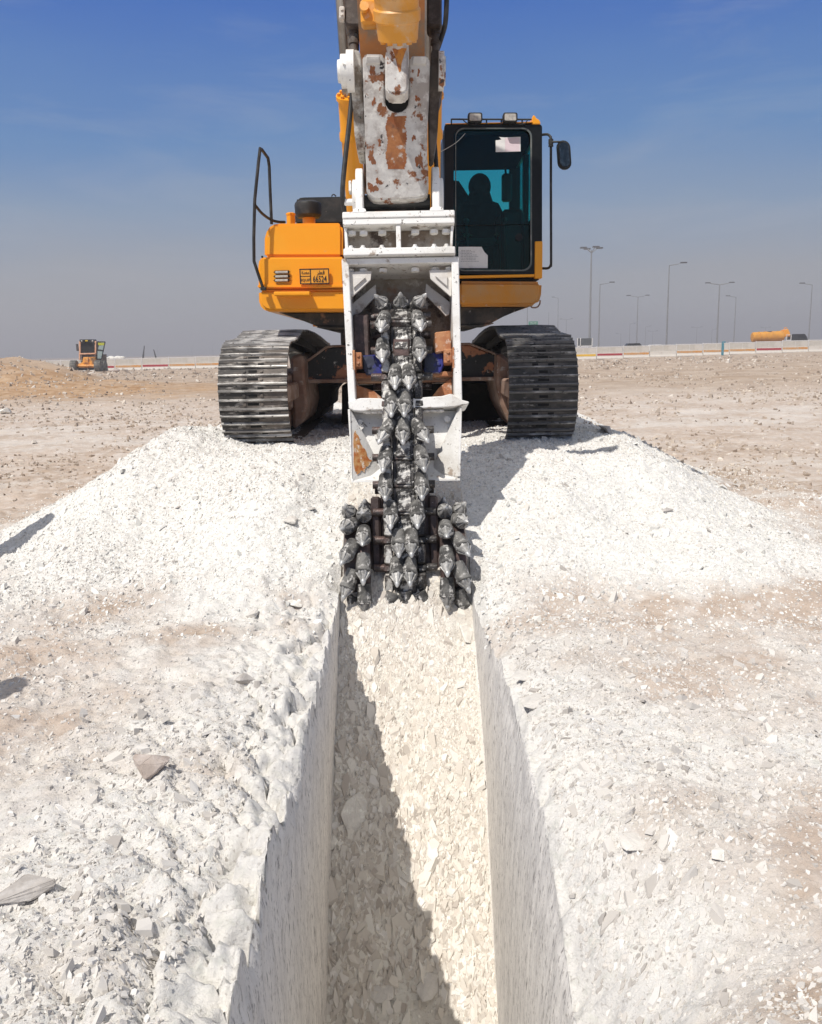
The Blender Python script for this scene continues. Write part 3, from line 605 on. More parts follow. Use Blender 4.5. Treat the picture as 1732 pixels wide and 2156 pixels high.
# hand rail
HR = [(555, 607.5, 8.66), (548, 588, 8.62), (535.5, 550, 8.60), (535, 500, 8.60), (537, 420, 8.60), (545, 340, 8.60), (548.5, 312, 8.62), (552, 315, 8.7), (565, 333, 8.95), (567.5, 350, 9.0), (569, 392, 9.0), (572.5, 472, 9.0)]
mb = MB(); mb.tube([at(*p) for p in HR], .0155, 10)
mb.tube([at(538, 432, 8.60), at(552, 449, 8.75), at(570, 462, 9.0), at(586, 467, 9.1), at(600, 467.5, 9.2)], .014, 10, 4)
mb.box(at(551, 612, 8.70) , at(560, 604, 8.64), .004)
mb.build('hand_rail', m_rubber, EX)
# slotted lamp
mb = MB()
for v0 in (569.5, 578.5, 587):
    a = at(576, v0 + 6.6, 8.695); b = at(612.5, v0, 8.722)
    mb.box((a.x, a.y, a.z), (b.x, b.y, b.z), .012, seg=3)
LP = mb.build('slotted_lamp', m_hole, CA)
mb = MB()
for v0 in (570.5, 579.4, 587.6):
    a = at(580, v0 + 5.2, 8.688); b = at(607, v0, 8.70); mb.box((a.x, a.y, a.z), (b.x, b.y, b.z), .004)
mb.build('lamp_lens', m_lens, CA)
# number plate with its writing
a = at(632, 597.4, 8.685); b = at(693.5, 565.8, 8.70); PLY = 8.685
mb = MB(); mb.box((a.x, PLY, a.z), (b.x, 8.705, b.z), .002); NP = mb.build('number_plate', m_plate, CA)
mb = MB()
def bar(u0, v0, u1, v1, Y=8.683, w=.8):
    p, q = at(u0, v0, Y), at(u1, v1, Y); hw = w * Y / FPX / 2
    mb.box((min(p.x, q.x) - hw, Y - .001, min(p.z, q.z) - hw), (max(p.x, q.x) + hw, Y + .004, max(p.z, q.z) + hw))
for s4 in ((632.6, 566.4, 692.8, 566.4), (632.6, 597, 692.8, 597)): bar(*s4)
for uu in (632.6, 654.3, 692.8): bar(uu, 566.4, uu, 597)
bar(632.6, 581.7, 654.3, 581.7)
me_t = [mb]
def text(body, size, u, v, Y, squeeze=1.0, bold=.0):
    cu = bpy.data.curves.new('t', 'FONT'); cu.body = body; cu.size = size; cu.align_x = 'CENTER'; cu.align_y = 'CENTER'; cu.extrude = .001; cu.offset = bold; cu.resolution_u = 2
    o = bpy.data.objects.new('t', cu); S.collection.objects.link(o); bpy.context.view_layer.update()
    me = bpy.data.meshes.new_from_object(o.evaluated_get(bpy.context.evaluated_depsgraph_get())); c = at(u, v, Y)
    Mx = Matrix.Translation(c) @ Matrix.Rotation(math.radians(90), 4, 'X') @ Matrix.Scale(squeeze, 4, (1, 0, 0)); me.transform(Mx)
    bpy.data.objects.remove(o); bpy.data.curves.remove(cu); return me
tx = [text('66524', .084, 673.8, 587.8, 8.681, .66, .0006), text('EQUIP', .036, 643.5, 589.8, 8.681, .95, .0),
      text('\uFEAE\uFEC4\uFED7', .050, 676, 573.6, 8.681, 1, .0003), text('\uFE93\uFEAA\uFECC\uFEE3', .040, 643.5, 573.8, 8.681, 1, .0002)]
for t_ in tx: mb.bm.from_mesh(t_)
mb.build('plate_lettering', m_ink, NP)
mb = MB(); 
for (u, v) in ((553, 541), (1055, 0)):
    if v: hexb(mb, at(u, v, 8.7), (0, -1, 0), .012, .01)
mb.build('latch', m_rubber, CA)

# ------------------------------------------------------------------ cab
CY0, CY1 = 8.78, 10.55
xl = at(936, 420, CY0).x; xr = at(1142.5, 420, CY0).x; zt = at(1040, 262, CY0).z; zb = at(1040, 587, CY0).z
mb = MB()
def fr2(u0, u1, v0, v1, Y0=CY0, Y1=CY0 + .07, bev=.006):
    a = at(u0, v1, CY0); b = at(u1, v0, CY0); mb.box((a.x, Y0, a.z), (b.x, Y1, b.z), bev)
# front frame: outer outline minus glass opening, built as a ring
def rr(u0, v0, u1, v1, r, n=5):
    P = []
    for cx_, cy_, a0 in ((u1 - r, v0 + r, 90), (u0 + r, v0 + r, 180), (u0 + r, v1 - r, 270), (u1 - r, v1 - r, 0)):
        for i in range(n + 1):
            t = math.radians(a0 + 90 * i / n) if a0 != 90 else math.radians(0 + 90 * i / n)
            P.append((cx_, cy_, t))
    return P
def rrect(u0, v0, u1, v1, r, n=5):
    out_ = []
    for cx_, cy_, a0 in ((u1 - r, v0 + r, 0), (u0 + r, v0 + r, 90), (u0 + r, v1 - r, 180), (u1 - r, v1 - r, 270)):
        for i in range(n + 1):
            t = math.radians(a0 + 90 * i / n); out_.append((cx_ + r * math.cos(t), cy_ - r * math.sin(t)))
    return out_
def ring(mb, o, i, Y0, Y1):
    n = len(o); V = []
    for P, Y in ((o, Y0), (i, Y0), (i, Y1), (o, Y1)):
        V.append([mb.bm.verts.new(Vector((at(u, v, CY0).x, Y, at(u, v, CY0).z))) for u, v in P])
    fs = []
    for k in range(4):
        A_, B_ = V[k], V[(k + 1) % 4]
        for j in range(n): fs.append(mb.bm.faces.new((A_[j], A_[(j + 1) % n], B_[(j + 1) % n], B_[j])))
    bmesh.ops.recalc_face_normals(mb.bm, faces=fs); mb._fin(fs)
ring(mb, rrect(936, 262, 1142, 577, 6), rrect(956, 268, 1119, 571, 20), CY0, CY0 + .08)
# shell: roof, floor, back frame, side pillars
mb.box((xl + .003, CY0 + .083, zt - .07), (xr - .003, CY1 - .063, zt - .003), .02)
mb.box((xl + .003, CY0 + .083, zb), (xr - .003, CY1, zb + .05), .01)
rw0, rw1 = at(945, 352, CY1), at(1072, 352, CY1); rz = at(1000, 352, CY1).z; rzb = 2.95
mb.box((xl, CY1 - .06, zb + .053), (xr, CY1, rzb)); mb.box((xl, CY1 - .06, rz), (xr, CY1, zt - .003))
mb.box((rw1.x, CY1 - .06, rzb + .001), (xr, CY1, rz - .001)); mb.box((xl, CY1 - .06, rzb + .001), (xl + .07, CY1, rz - .001))
for xx in (xl, xr - .06):
    mb.box((xx, CY0 + .083, zb + .053), (xx + .06, CY1 - .063, zb + .62)); mb.box((xx, 9.75, zb + .623), (xx + .06, 9.83, zt - .073))
mb.box((xl, CY0 + .083, zb + .623), (xl + .02, 9.747, zt - .073))
CB = mb.build('cab', m_trim, EX)
mb = MB()
ring(mb, rrect(959, 269.5, 1120.5, 571, 19), rrect(961, 272, 1117, 568, 18), CY0 - .012, CY0 - .001)
mb.build('window_seal', mat('weathered_seal', (.10, .115, .11), [((.22, .22, .20), 8, .5, .65)], .5), CB)
mb = MB(); mb.prism([Vector((at(u, v, CY0).x, CY0 + .03, at(u, v, CY0).z)) for u, v in rrect(955, 267, 1120, 572, 20)], (0, .008, 0)); mb.build('windshield', m_glass, CB)
mb = MB(); a = at(955, 475, CY0); b = at(1120, 471.5, CY0); mb.box((a.x, CY0 - .006, a.z), (b.x, CY0 + .026, b.z), .002)
for u in (986, 1093): hexb(mb, at(u, 500, CY0 + .03) , (0, -1, 0), .04, .02) if u > 1000 else None
mb.build('window_divider', m_trim, CB)
mb = MB(); mb.box((xl + .075, CY1 - .03, rzb), (rw1.x, CY1 - .025, rz)); mb.build('rear_window', m_glass2, CB)
mb = MB(); mb.box((xr - .03, CY0 + .1, zb + .63), (xr - .025, 9.74, zt - .08)); mb.box((xr - .03, 9.84, zb + .63), (xr - .025, CY1 - .07, zt - .08)); mb.build('side_window', m_glass, CB)
mb = MB()
fr2(1126, 1142.8, 508, 586.5, CY0 - .012, CY0 + .10, .006); fr2(936, 1125.7, 577.3, 586.5, CY0 - .010, CY0 + .10, .004)
mb.box((xr - .001, CY0 + .101, zb), (xr + .012, CY1, at(1140, 508, CY0).z), .004)
mb.build('lower_cab_panel', m_yel, CB)
mb = MB(); a = at(966, 592, CY0); mb.box((a.x, CY0 + .05, a.z), (xr - .02, CY1, zb - .001)); mb.build('cab_mount', m_hole, CB)
mb = MB(); 
a = at(938, 262, CY0); b = at(1128, 256.5, CY0); mb.box((a.x, CY0 - .01, a.z + .001), (b.x, CY1, b.z), .01)
mb.prism(poly([(1121, 261.5), (1122, 244), (1125, 242), (1128, 245), (1130, 249.5), (1135, 251), (1138, 256), (1139, 261.5)], A(CY0 - .015)), (0, .3, 0), .006)
mb.build('cab_roof', m_yel, CB)
mb = MB(); mb.cyl(at(952, 251, CY0 - .03), at(1120, 251.5, CY0 - .03), .008, n=8); 
for u in (951, 1025, 1056, 1100): mb.cyl(at(u, 262, CY0 - .02), at(u, 250, CY0 - .02), .007, n=8)
mb.tube([at(975, 252, CY0 - .03), at(985, 260, CY0 - .04), at(1000, 263, CY0 - .04), at(1010, 259, CY0 - .04)], .005, 6, 4)
mb.tube([at(1080, 256, CY0 - .03), at(1090, 262, CY0 - .04), at(1105, 260, CY0 - .04), at(1112, 252, CY0 - .04)], .005, 6, 4)
mb.build('roof_rail', m_rubber, CB)
for u0 in (986, 1060):
    mb = MB(); mb.prism([Vector((at(u, v, 8.7).x, 8.70, at(u, v, 8.7).z)) for u, v in rrect(u0, 236.5, u0 + 30.5, 256.5, 4, 3)], (0, .09, 0), .006)
    mb.cyl(at(u0 + 15, 256, 8.74), at(u0 + 15, 262, 8.74), .012, n=8)
    wl = mb.build('work_lamp', m_rubber, CB)
    mb = MB(); mb.prism([Vector((at(u, v, 8.7).x, 8.694, at(u, v, 8.7).z)) for u, v in rrect(u0 + 3.2, 239.5, u0 + 27.5, 254, 2.5, 3)], (0, .02, 0), .002); mb.build('lens', m_lens, wl)
# papers
mb = MB(); mb.prism([Vector((at(u, v, CY0).x, CY0 + .026, at(u, v, CY0).z)) for u, v in ((1044.7, 294), (1051, 293.5), (1057, 292), (1052, 287), (1065, 288), (1097.4, 286.6), (1097.4, 317.5), (1070, 318.5), (1045, 318.8))], (0, .002, 0)); PA = mb.build('window_notice', m_paper, CB, label='blank white sheet with a faded pink serrated half')
mb = MB(); zz = [(1064 + (2.0 if i % 2 else 0), 289.5 + i * 1.65) for i in range(18)]
mb.prism([Vector((at(u, v, CY0).x, CY0 + .0245, at(u, v, CY0).z)) for u, v in zz + [(1095.5, 317), (1095.5, 288.5)]], (0, .001, 0)); mb.build('faded_print', m_pink, PA)
mb = MB(); mb.prism([Vector((at(u, v, CY0).x, CY0 + .024, at(u, v, CY0).z)) for u, v in ((966, 519), (1015, 519), (1021, 530), (1028, 537), (1028, 564), (966, 564))], (0, .002, 0)); PB = mb.build('window_notice', m_paper, CB, label='printed white sheet with a cut corner')
mb = MB()
rl = random.Random(3)
for i in range(8):
    v = 526 + i * 3.3; u = 971 + (0 if i % 3 else 1)
    while u < (998 if i < 3 else 1010) - rl.random() * 8:
        w = 1.5 + rl.random() * 4; a = at(u, v + 1.1, CY0); b = at(u + w, v, CY0); mb.box((a.x, CY0 + .022, a.z), (b.x, CY0 + .0235, b.z)); u += w + 1
mb.build('small_print', mat('faded_ink', (.35, .36, .37)), PB)
# mirror
mb = MB(); mb.tube([at(1141, 284, 8.8), at(1153, 283, 8.75), at(1159, 288, 8.72), at(1160.5, 300, 8.7), at(1160.6, 400, 8.7), at(1161, 545, 8.7), at(1160, 558, 8.72), at(1155, 564.5, 8.76), at(1143, 565, 8.8)], .0125, 10, 4)
mb.cyl(at(1160.5, 304, 8.7), at(1160.5, 293, 8.7), .024, n=12); mb.cyl(at(1160.5, 309, 8.7), at(1160.5, 305.5, 8.7), .024, n=12)
mb.tube([at(1161, 299, 8.69), at(1172, 298.5, 8.66), at(1184, 299, 8.66)], .010, 8, 3)
MBR = mb.build('mirror_bracket', m_rubber, CB)
def capsule(u0, u1, v0, v1, tilt, n=8):
    cu, cv = (u0 + u1) / 2, (v0 + v1) / 2; r = (u1 - u0) / 2; h = (v1 - v0) / 2 - r; out_ = []
    for i in range(2 * n + 2):
        k = i if i <= n else i - 1
        t = math.pi * k / n; x = r * math.cos(t); y = r * math.sin(t) + (h if i <= n else -h)
        out_.append((cu + x + tilt * y, cv - y))
    return out_
mb = MB(); mb.prism([Vector((at(u, v, 8.66).x, 8.655, at(u, v, 8.66).z)) for u, v in capsule(1174.5, 1203, 295, 356.5, -.07)], (0, .055, 0), .012, 2); MIR = mb.build('mirror_housing', m_rubber, CB)
mb = MB(); mb.prism([Vector((at(u, v, 8.66).x, 8.650, at(u, v, 8.66).z)) for u, v in capsule(1178.5, 1199, 300, 351.5, -.07)], (0, .004, 0)); mb.build('mirror_glass', m_mirror, MIR)
# inside the cab
m_lining = mat('black_lining', (.004, .004, .004), [], 1.0, spec=0)
mb = MB(); mb.box((xl + .03, CY0 + .09, zt - .085), (xr - .065, CY1 - .065, zt - .072)); mb.build('headliner', m_lining, CB)
sx0 = at(1011, 400, 9.9).x
mb = MB(); mb.box((sx0 - .25, 9.75, zb + .40), (sx0 + .25, 10.2, zb + .52), .04, seg=2); mb.box((sx0 - .22, 10.1, zb + .5), (sx0 + .22, 10.22, zb + .82), .05, seg=2); mb.box((sx0 - .15, 9.85, zb + .053), (sx0 + .15, 10.15, zb + .39))
mb.build('seat', m_rubber, CB)
mb = MB(); a = at(1057, 425, 10.3); b = at(1073, 366, 10.3); mb.box((a.x, 10.25, a.z), (b.x + .03, 10.35, b.z), .02); mb.tube([at(1066, 367, 10.3), at(1064, 352, 10.3)], .012, 6); mb.build('cab_speaker', m_rubber, CB)
mb = MB(); mb.loft([[Vector((x, y, z)) for x, y, z in r_] for r_ in [
    [(xl + .07, 10.3, 2.7), (xl + .42, 10.3, 2.7), (xl + .42, 10.4, 2.7), (xl + .07, 10.4, 2.7)],
    [(xl + .07, 10.3, 3.32), (xl + .36, 10.3, 3.32), (xl + .36, 10.4, 3.32), (xl + .07, 10.4, 3.32)],
    [(xl + .07, 10.3, 3.52), (xl + .24, 10.3, 3.50), (xl + .24, 10.4, 3.50), (xl + .07, 10.4, 3.52)]]], smooth=False); mb.build('hanging_coat', m_cloth, CB)
for sx_ in (-.2, .2):
    mb = MB(); mb.tube([(sx0 + sx_, 9.1, zb + .05), (sx0 + sx_, 9.12, zb + .35), (sx0 + sx_, 9.2, zb + .6)], .014, 8); mb.ball((sx0 + sx_, 9.2, zb + .62), .03, 6); mb.build('control_lever', m_rubber, CB)
mb = MB(); mb.box((xr - .35, 9.3, zb + .053), (xr - .1, 9.9, zb + .75), .04); mb.build('control_console', m_trim, CB)
mb = MB(); mb.tube([at(926, 321, 8.6), at(960, 301, 8.68), at(980, 281, 8.75)], .0035, 6, 4); mb.build('antenna_wire', m_lens, CB)

# ------------------------------------------------------------------ boom, cylinders, stick, linkage
bx = -.075
def yz(pts, x0, x1, bev, mb): return mb.prism([Vector((x0, a, b)) for a, b in pts], (x1 - x0, 0, 0), bev)
mb = MB(); yz([(9.3, 2.05), (9.15, 2.75), (8.1, 4.9), (6.4, 7.3), (4.9, 8.15), (4.4, 8.0), (4.45, 7.7), (5.6, 6.7), (7.0, 4.9), (8.4, 2.65), (8.85, 2.05)], bx - .21, bx + .21, .02, mb)
mb.build('boom', m_yeld, EX)
for s in (-1, 1):
    mb = MB(); x1_, x2_ = sorted((bx + s * .27, bx + s * .34)); yz([(9.45, 1.95), (9.35, 2.6), (8.9, 2.8), (8.5, 2.5), (8.7, 1.95)], x1_, x2_, .02, mb); mb.build('boom_bracket', m_black, EX)
for x0 in (-.435, .225):
    mb = MB(); a = Vector((x0, 8.35, 2.15)); hd = at(724, 201, 7.3); b = Vector((x0, hd.y, hd.z)); ax = (b - a).normalized(); L = (b - a).length
    mb.lathe(a, ax, [(-.1, .05), (-.1, .085), (L - .35, .085), (L - .35, .10), (L - .30, .10), (L - .28, .09), (L - .03, .09), (L - .03, .105), (L, .105), (L, .05)], 24)
    for k in range(8):
        t = k * math.pi / 4; o1 = ax.orthogonal().normalized(); o2 = ax.cross(o1); hexb(mb, b + (o1 * math.cos(t) + o2 * math.sin(t)) * .08, ax, .016, .02)
    BC = mb.build('boom_cylinder', m_yel, EX)
    mb = MB(); mb.cyl(b - ax * .02, b + ax * 1.7, .055); mb.cyl(b + ax * 1.7 - Vector((.07, 0, 0)), b + ax * 1.7 + Vector((.07, 0, 0)), .12); mb.build('piston_rod', m_chrome, BC)
# stick
def rect(c, w, t, ax):
    u = Vector((1, 0, 0)); n = ax.cross(u).normalized(); return [c - u * w - n * t, c + u * w - n * t, c + u * w + n * t, c - u * w + n * t]
p0 = Vector((bx + .01, 6.60, 2.86)); p1 = Vector((bx, 5.40, 6.9)); ax = (p1 - p0).normalized()
mb = MB(); mb.loft([rect(p0, .19, .09, ax), rect(p0 + ax * .45, .215, .15, ax), rect(p0 + ax * 2.0, .235, .24, ax), rect(p1, .235, .34, ax), rect(p1 + ax * .8, .22, .2, ax)], smooth=False)
mb.cyl(p0 - Vector((.23, 0, 0)), p0 + Vector((.23, 0, 0)), .12)
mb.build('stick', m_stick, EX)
# pieces on both sides of the stick
for (u0, u1, v0, v1, dpt, mt) in ((726, 759, -60, 53, 5.7, m_leverd), (900, 931, -60, 54, 5.75, m_leverd)):
    mb = MB(); mb.prism([dp(u, v, dpt) for u, v in ((u0, v1 - 6), (u0, v0), (u1, v0), (u1, v1), (u0 + 8, v1))], FW * .16, .012)
    sgn = (u0 + u1) / 2
    mb.lathe(dp(sgn + 3, v1 + 1, dpt + .08), dp(sgn + 3, v1 + 20, dpt + .08) - dp(sgn + 3, v1, dpt + .08), [(0, .045), (.03, .045), (.03, .036), (.06, .036), (.06, .03), (.10, .03), (.10, .036), (.13, .036), (.13, .028), (.2, .028)], 16)
    mb.build('hose_clamp', mt, EX)
mb = MB(); mb.prism([dp(u, v, 5.68) for u, v in ((714.5, 38), (714.5, 12), (726, 12), (726, 38))], FW * .06, .006); hexb(mb, dp(720, 20, 5.68), -FW, .01, .01); hexb(mb, dp(720, 31, 5.68), -FW, .01, .01); mb.build('hose_bracket', m_whd, EX)
mb = MB(); mb.tube([dp(*p) for p in ((752, 70, 5.75), (750, 130, 5.85), (742, 199, 5.95), (736, 260, 5.95), (728, 330, 5.95), (722, 397, 5.95), (723, 430, 6.0), (727, 452, 6.1))], .0175, 10, 5)
mb.build('hydraulic_hose', m_rubber, EX)
mb = MB(); mb.tube([dp(*p) for p in ((940, -60, 5.6), (941, 0, 5.65), (938, 50, 5.7), (930, 80, 5.8), (922, 104, 5.9))], .017, 10, 5); mb.build('hydraulic_hose', m_rubber, EX)
mb = MB(); mb.tube([dp(*p) for p in ((915, 104, 5.9), (912, 180, 6.0), (913, 260, 6.1), (918, 330, 6.1), (922, 420, 6.15), (915, 446, 6.2))], .016, 10, 5); mb.build('hydraulic_hose', m_rubber, EX)
# bucket cylinder
a = dp(838.5, 83, 5.44); b = Vector((bx, 4.30, 6.5)); ax = (b - a).normalized()
mb = MB(); mb.lathe(a, ax, [(0, .07), (0, .128), (.10, .138), (.11, .148), (.17, .150), (.18, .140), (.22, .140), (.235, .148), (.30, .148), (.31, .138), (1.9, .138), (1.9, .05)], 36)
for k in range(10):
    t = k * math.pi / 5 + .2; o1 = ax.orthogonal().normalized(); o2 = ax.cross(o1); hexb(mb, a + ax * .005 + (o1 * math.cos(t) + o2 * math.sin(t)) * .105, -ax, .018, .022)
mb.box(dp(760, 50, 5.44), dp(800, 12, 5.53), .015); mb.lathe(dp(768, 18, 5.42), -FW, [(0, .03), (.03, .03), (.03, .02)], 12)
BK = mb.build('bucket_cylinder', mat('worn_orange_paint', (.74, .32, .03), [((.70, .40, .16), 4, .5, .64), ((.62, .52, .42), 9, .64, .74), ((.05, .03, .02), 26, .655, .68)], .45, bump=.15), EX)
mb = MB(); mb.cyl(a - ax * .16, a + ax * .05, .068); mb.build('piston_rod', m_whd, BK)
RE = lambda u, v: dp(u, v, 5.47 - (190 - v) * .0006)
mb = MB(); mb.prism(poly([(815, 92), (858, 92), (860.5, 120), (860.5, 184), (857, 192), (850, 196.5), (822, 196.5), (815, 192), (811.5, 184), (811.5, 120)], RE), FW * .15, .014, 2)
RO = mb.build('rod_eye', m_link, BK)
mb = MB(); mb.prism(poly([(827, 103), (840, 101.5), (857, 102), (851, 118), (846, 134), (845, 150), (841, 152), (836, 136), (833, 120)], lambda u, v: RE(u, v) - FW * .002), FW * .004); mb.build('paint_remnant', mat('orange_remnant', (.60, .25, .04), [((.35, .12, .04), 12, .5, .6)], .7), RO)
# H link
HD = lambda v: 5.93 - (415 - v) / 305 * .42
_P0 = dp(835, 415, HD(415)); _N = (dp(835, 110, HD(110)) - _P0).cross(Vector((1, 0, 0))).normalized()
def HL(u, v):
    d = ray(u, v); return CAM + d * ((_P0 - CAM).dot(_N) / d.dot(_N))
out_h = [(763.5, 124), (766, 116), (771, 112.5), (803, 113), (809, 117), (811, 126), (811, 214), (814, 224), (821, 231), (830, 235), (838, 236), (847, 234), (855, 228), (860, 219), (861.5, 208), (861.5, 128), (864, 120), (870, 117), (900, 117), (904.5, 122), (905.5, 140), (904, 200), (901, 260), (900, 330), (902, 352), (903, 395), (901, 407), (895, 413), (880, 416), (840, 419), (800, 420), (786, 418), (777, 411), (772, 400), (771.5, 352), (770, 330), (768, 260), (766, 200)]
mb = MB(); mb.prism(poly(out_h, HL), FW * .13, .010, 2)
mb.prism([HL(u, v) - FW * .02 for u, v in ((771, 137), (771, 120), (800, 120), (802, 137))], FW * .03, .006); mb.prism([HL(u, v) - FW * .02 for u, v in ((868, 138), (870, 121), (899, 121), (899, 138))], FW * .03, .006)
LK = mb.build('bucket_link', m_link, EX)
mb = MB(); rj = random.Random(5); left = [(815 + rj.uniform(-1.5, 1.2) + 2 * math.sin(v * .11), v) for v in range(356, 244, -2)]; right = [(857 + rj.uniform(-1.5, 1.5) + 3 * math.sin(v * .09) * math.sin(v * .031) - (v - 245) * .03, v) for v in range(244, 358, 2)]
mb.prism([HL(u, v) - FW * .0015 for u, v in left + right], FW * .004)
for (cu, cv, ru, rv) in ((786, 150, 6, 18), (882, 152, 3, 9), (879, 208, 5, 9), (788, 214, 4, 12), (783, 332, 9, 15), (785, 396, 11, 13), (884, 338, 8, 22), (797, 382, 6, 9), (800, 300, 5, 8), (872, 290, 4, 9), (889, 250, 3, 7)):
    P = []
    ph = [rj.uniform(0, 6.3) for _ in range(4)]
    for k in range(44):
        t = 2 * math.pi * k / 44; f = .78 + .28 * math.sin(2 * t + ph[0]) + .20 * math.sin(3 * t + ph[1]) + .13 * math.sin(7 * t + ph[2]) + rj.uniform(-.09, .09); P.append((cu + ru * f * math.cos(t), cv + rv * f * math.sin(t)))
    mb.build('rust_patch', m_patch, LK); mb = MB(); mb.prism([HL(u, v) - FW * .0015 for u, v in P], FW * .004)
mb.build('rust_patch', m_patch, LK)
mb = MB(); mb.cyl(dp(768, 428, 6.08), dp(906, 426, 6.08), .055); mb.box(dp(768, 437, 6.12), dp(906, 421, 6.2)); mb.build('link_pin_shade', m_black, LK)  # pin, with a black box filling the dark gap behind it
mb = MB(); mb.cyl(dp(745, 168, 5.80), dp(928, 166, 5.80), .075); _a = dp(809, 243, 5.80); _b = dp(864, 185, 5.80); mb.box((_a.x, _a.y, _a.z), (_b.x, _a.y + .04, _b.z)); mb.build('link_pin_shade', m_black, LK)  # pin, plus a black box standing for the shade inside the notch
# guide levers
lv = [(737.4, 108), (741, 104.5), (753, 103.5), (758, 108), (761, 120), (763, 150), (765.6, 199), (769, 260), (772, 312), (769, 320), (755, 322), (750, 300), (747, 282), (743.6, 230), (740.5, 188), (736, 150)]
GL = lambda u, v: dp(u, v, 5.60 + (v - 104) * .0013)
mb = MB(); mb.prism(poly(lv, GL), FW * .2, .012, 2)
mb.build('guide_lever', m_lever, EX); mb = MB(); h0 = dp(741, 150, 5.66); h1 = dp(709, 150.6, 5.66); ax = (h1 - h0).normalized(); mb.lathe(h0 - ax * .02, ax, [(0, .13), (.05, .13), (.05, .105), (.09, .105), (.09, .075), (.112, .07), (.112, .01)], 26)
hexb(mb, dp(727, 132, 5.56), -FW, .022, .02)
mb.build('pivot_boss', m_wht, EX)
lv = [(908, 108), (911, 103.5), (926, 103.5), (931, 110), (932.5, 130), (932, 188), (925.6, 209), (922.4, 272), (914, 326), (905, 328), (903.6, 280), (902.6, 209), (906, 150)]
mb = MB(); mb.prism(poly(lv, GL), FW * .2, .012, 2); mb.build('guide_lever', m_leverd, EX); mb = MB(); h0 = dp(924, 150, 5.62); h1 = dp(936, 150, 5.62); mb.lathe(h0, (h1 - h0), [(0, .12), (.035, .12), (.035, .09), (.045, .09), (.045, .01)], 26); mb.build('pivot_boss', m_link, EX)

# ------------------------------------------------------------------ the operator
def person(name, loc, rz, pts, edges, radii, mt, label, cat='person', group=None, sub=2):
    me = bpy.data.meshes.new(name); me.from_pydata(pts, edges, []); me.materials.append(mt)
    o = bpy.data.objects.new(name, me); S.collection.objects.link(o); o.location = loc; o.rotation_euler.z = rz; WO[o] = Vector(loc)
    md = o.modifiers.new('skin', 'SKIN'); md.use_smooth_shade = True
    for i, r in enumerate(radii): me.skin_vertices[0].data[i].radius = (r, r) if not isinstance(r, tuple) else r
    me.skin_vertices[0].data[0].use_root = True
    s = o.modifiers.new('sub', 'SUBSURF'); s.levels = sub; s.render_levels = sub
    return tag(o, label, cat, group)
def sit(loc):
    pts = [(0, 0, .12), (0, -.01, .30), (0, -.02, .46), (0, -.03, .60), (0, -.04, .70), (0, -.07, .76), (0, -.06, .86),
           (.17, -.03, .60), (.29, -.10, .34), (.20, -.36, .24), (.18, -.44, .26), (-.17, -.03, .60), (-.29, -.10, .34), (-.20, -.36, .24), (-.18, -.44, .26),
           (.11, -.08, .10), (.16, -.46, .12), (.16, -.52, -.34), (.16, -.66, -.38), (-.11, -.08, .10), (-.16, -.46, .12), (-.16, -.52, -.34), (-.16, -.66, -.38)]
    ed = [(0, 1), (1, 2), (2, 3), (3, 4), (4, 5), (5, 6), (3, 7), (7, 8), (8, 9), (9, 10), (3, 11), (11, 12), (12, 13), (13, 14), (0, 15), (15, 16), (16, 17), (17, 18), (0, 19), (19, 20), (20, 21), (21, 22)]
    ra = [(.18, .13), (.19, .13), (.21, .13), (.18, .11), .11, (.115, .12), (.10, .11), .085, .06, .045, .04, .085, .06, .045, .04, .10, .08, .055, .05, .10, .08, .055, .05]
    return person('person', loc, 0, pts, ed, ra, m_cloth, 'operator in dark hooded clothes seated behind the cab windshield')
hz_ = at(1011, 366, 9.95).z
OP = sit(Vector((sx0, 9.98, hz_ - .98)))
mb = MB(); mb.mi = 0; mb.ball((sx0, 9.98 - .11, hz_ - .14), .055, 8, (.85, .5, 1.15)); mb.ball((sx0, 9.98 - .14, hz_ - .15), .012, 5)
mb.build('face', m_skin, OP)
for sx_ in (-1, 1):
    mb = MB(); c = Vector((sx0 + sx_ * .18, 9.50, hz_ - .71)); mb.ball(c, .04, 6, (1, 1, .6))
    for k in range(4): mb.tube([c + Vector((-.025 + k * .017, -.02, 0)), c + Vector((-.026 + k * .018, -.065, .005)), c + Vector((-.024 + k * .017, -.08, -.02))], [.009, .008, .007], 6)
    mb.tube([c + Vector((-sx_ * .03, .0, 0)), c + Vector((-sx_ * .055, -.03, -.005))], [.010, .008], 6)
    mb.build('hand', m_skin, OP)
mb = MB(); mb.ball((sx0, 9.93, hz_ - .14), .132, 10, (.96, 1, 1.08)); mb.tube([(sx0, 9.94, hz_ - .2), (sx0, 9.95, hz_ - .33)], [.115, .16], 14)
mb.build('hood', m_cloth, OP)

# ------------------------------------------------------------------ the trencher hanging from the stick (built in its own tilted frame: x right, y away, z up)
TRE = thing('trenching_attachment', (-.0455, 5.837, .708), 'white-framed chain trencher studded with steel picks hanging from the excavator stick', 'trencher')
TRE.rotation_euler.x = -PITCH; WO[TRE] = Vector((0, 0, 0))
SC = .00332
def q(u, v, d=0.0): return Vector(((u - (841.5 + (v - 545) * .0205)) * SC, d, (1010 - v) * SC))
def qbox(mb, u0, u1, v0, v1, d0, d1, bev=.006, seg=1):
    uc = (u0 + u1) / 2; vc = (v0 + v1) / 2; c = q(uc, vc); hw = (u1 - u0) * SC / 2; hh = (v1 - v0) * SC / 2
    return mb.box((c.x - hw, d0, c.z - hh), (c.x + hw, d1, c.z + hh), bev, None, seg)
def qpoly(mb, pts, d0, d1, bev=.004): return mb.prism([q(u, v, d0) for u, v in pts], (0, d1 - d0, 0), bev)
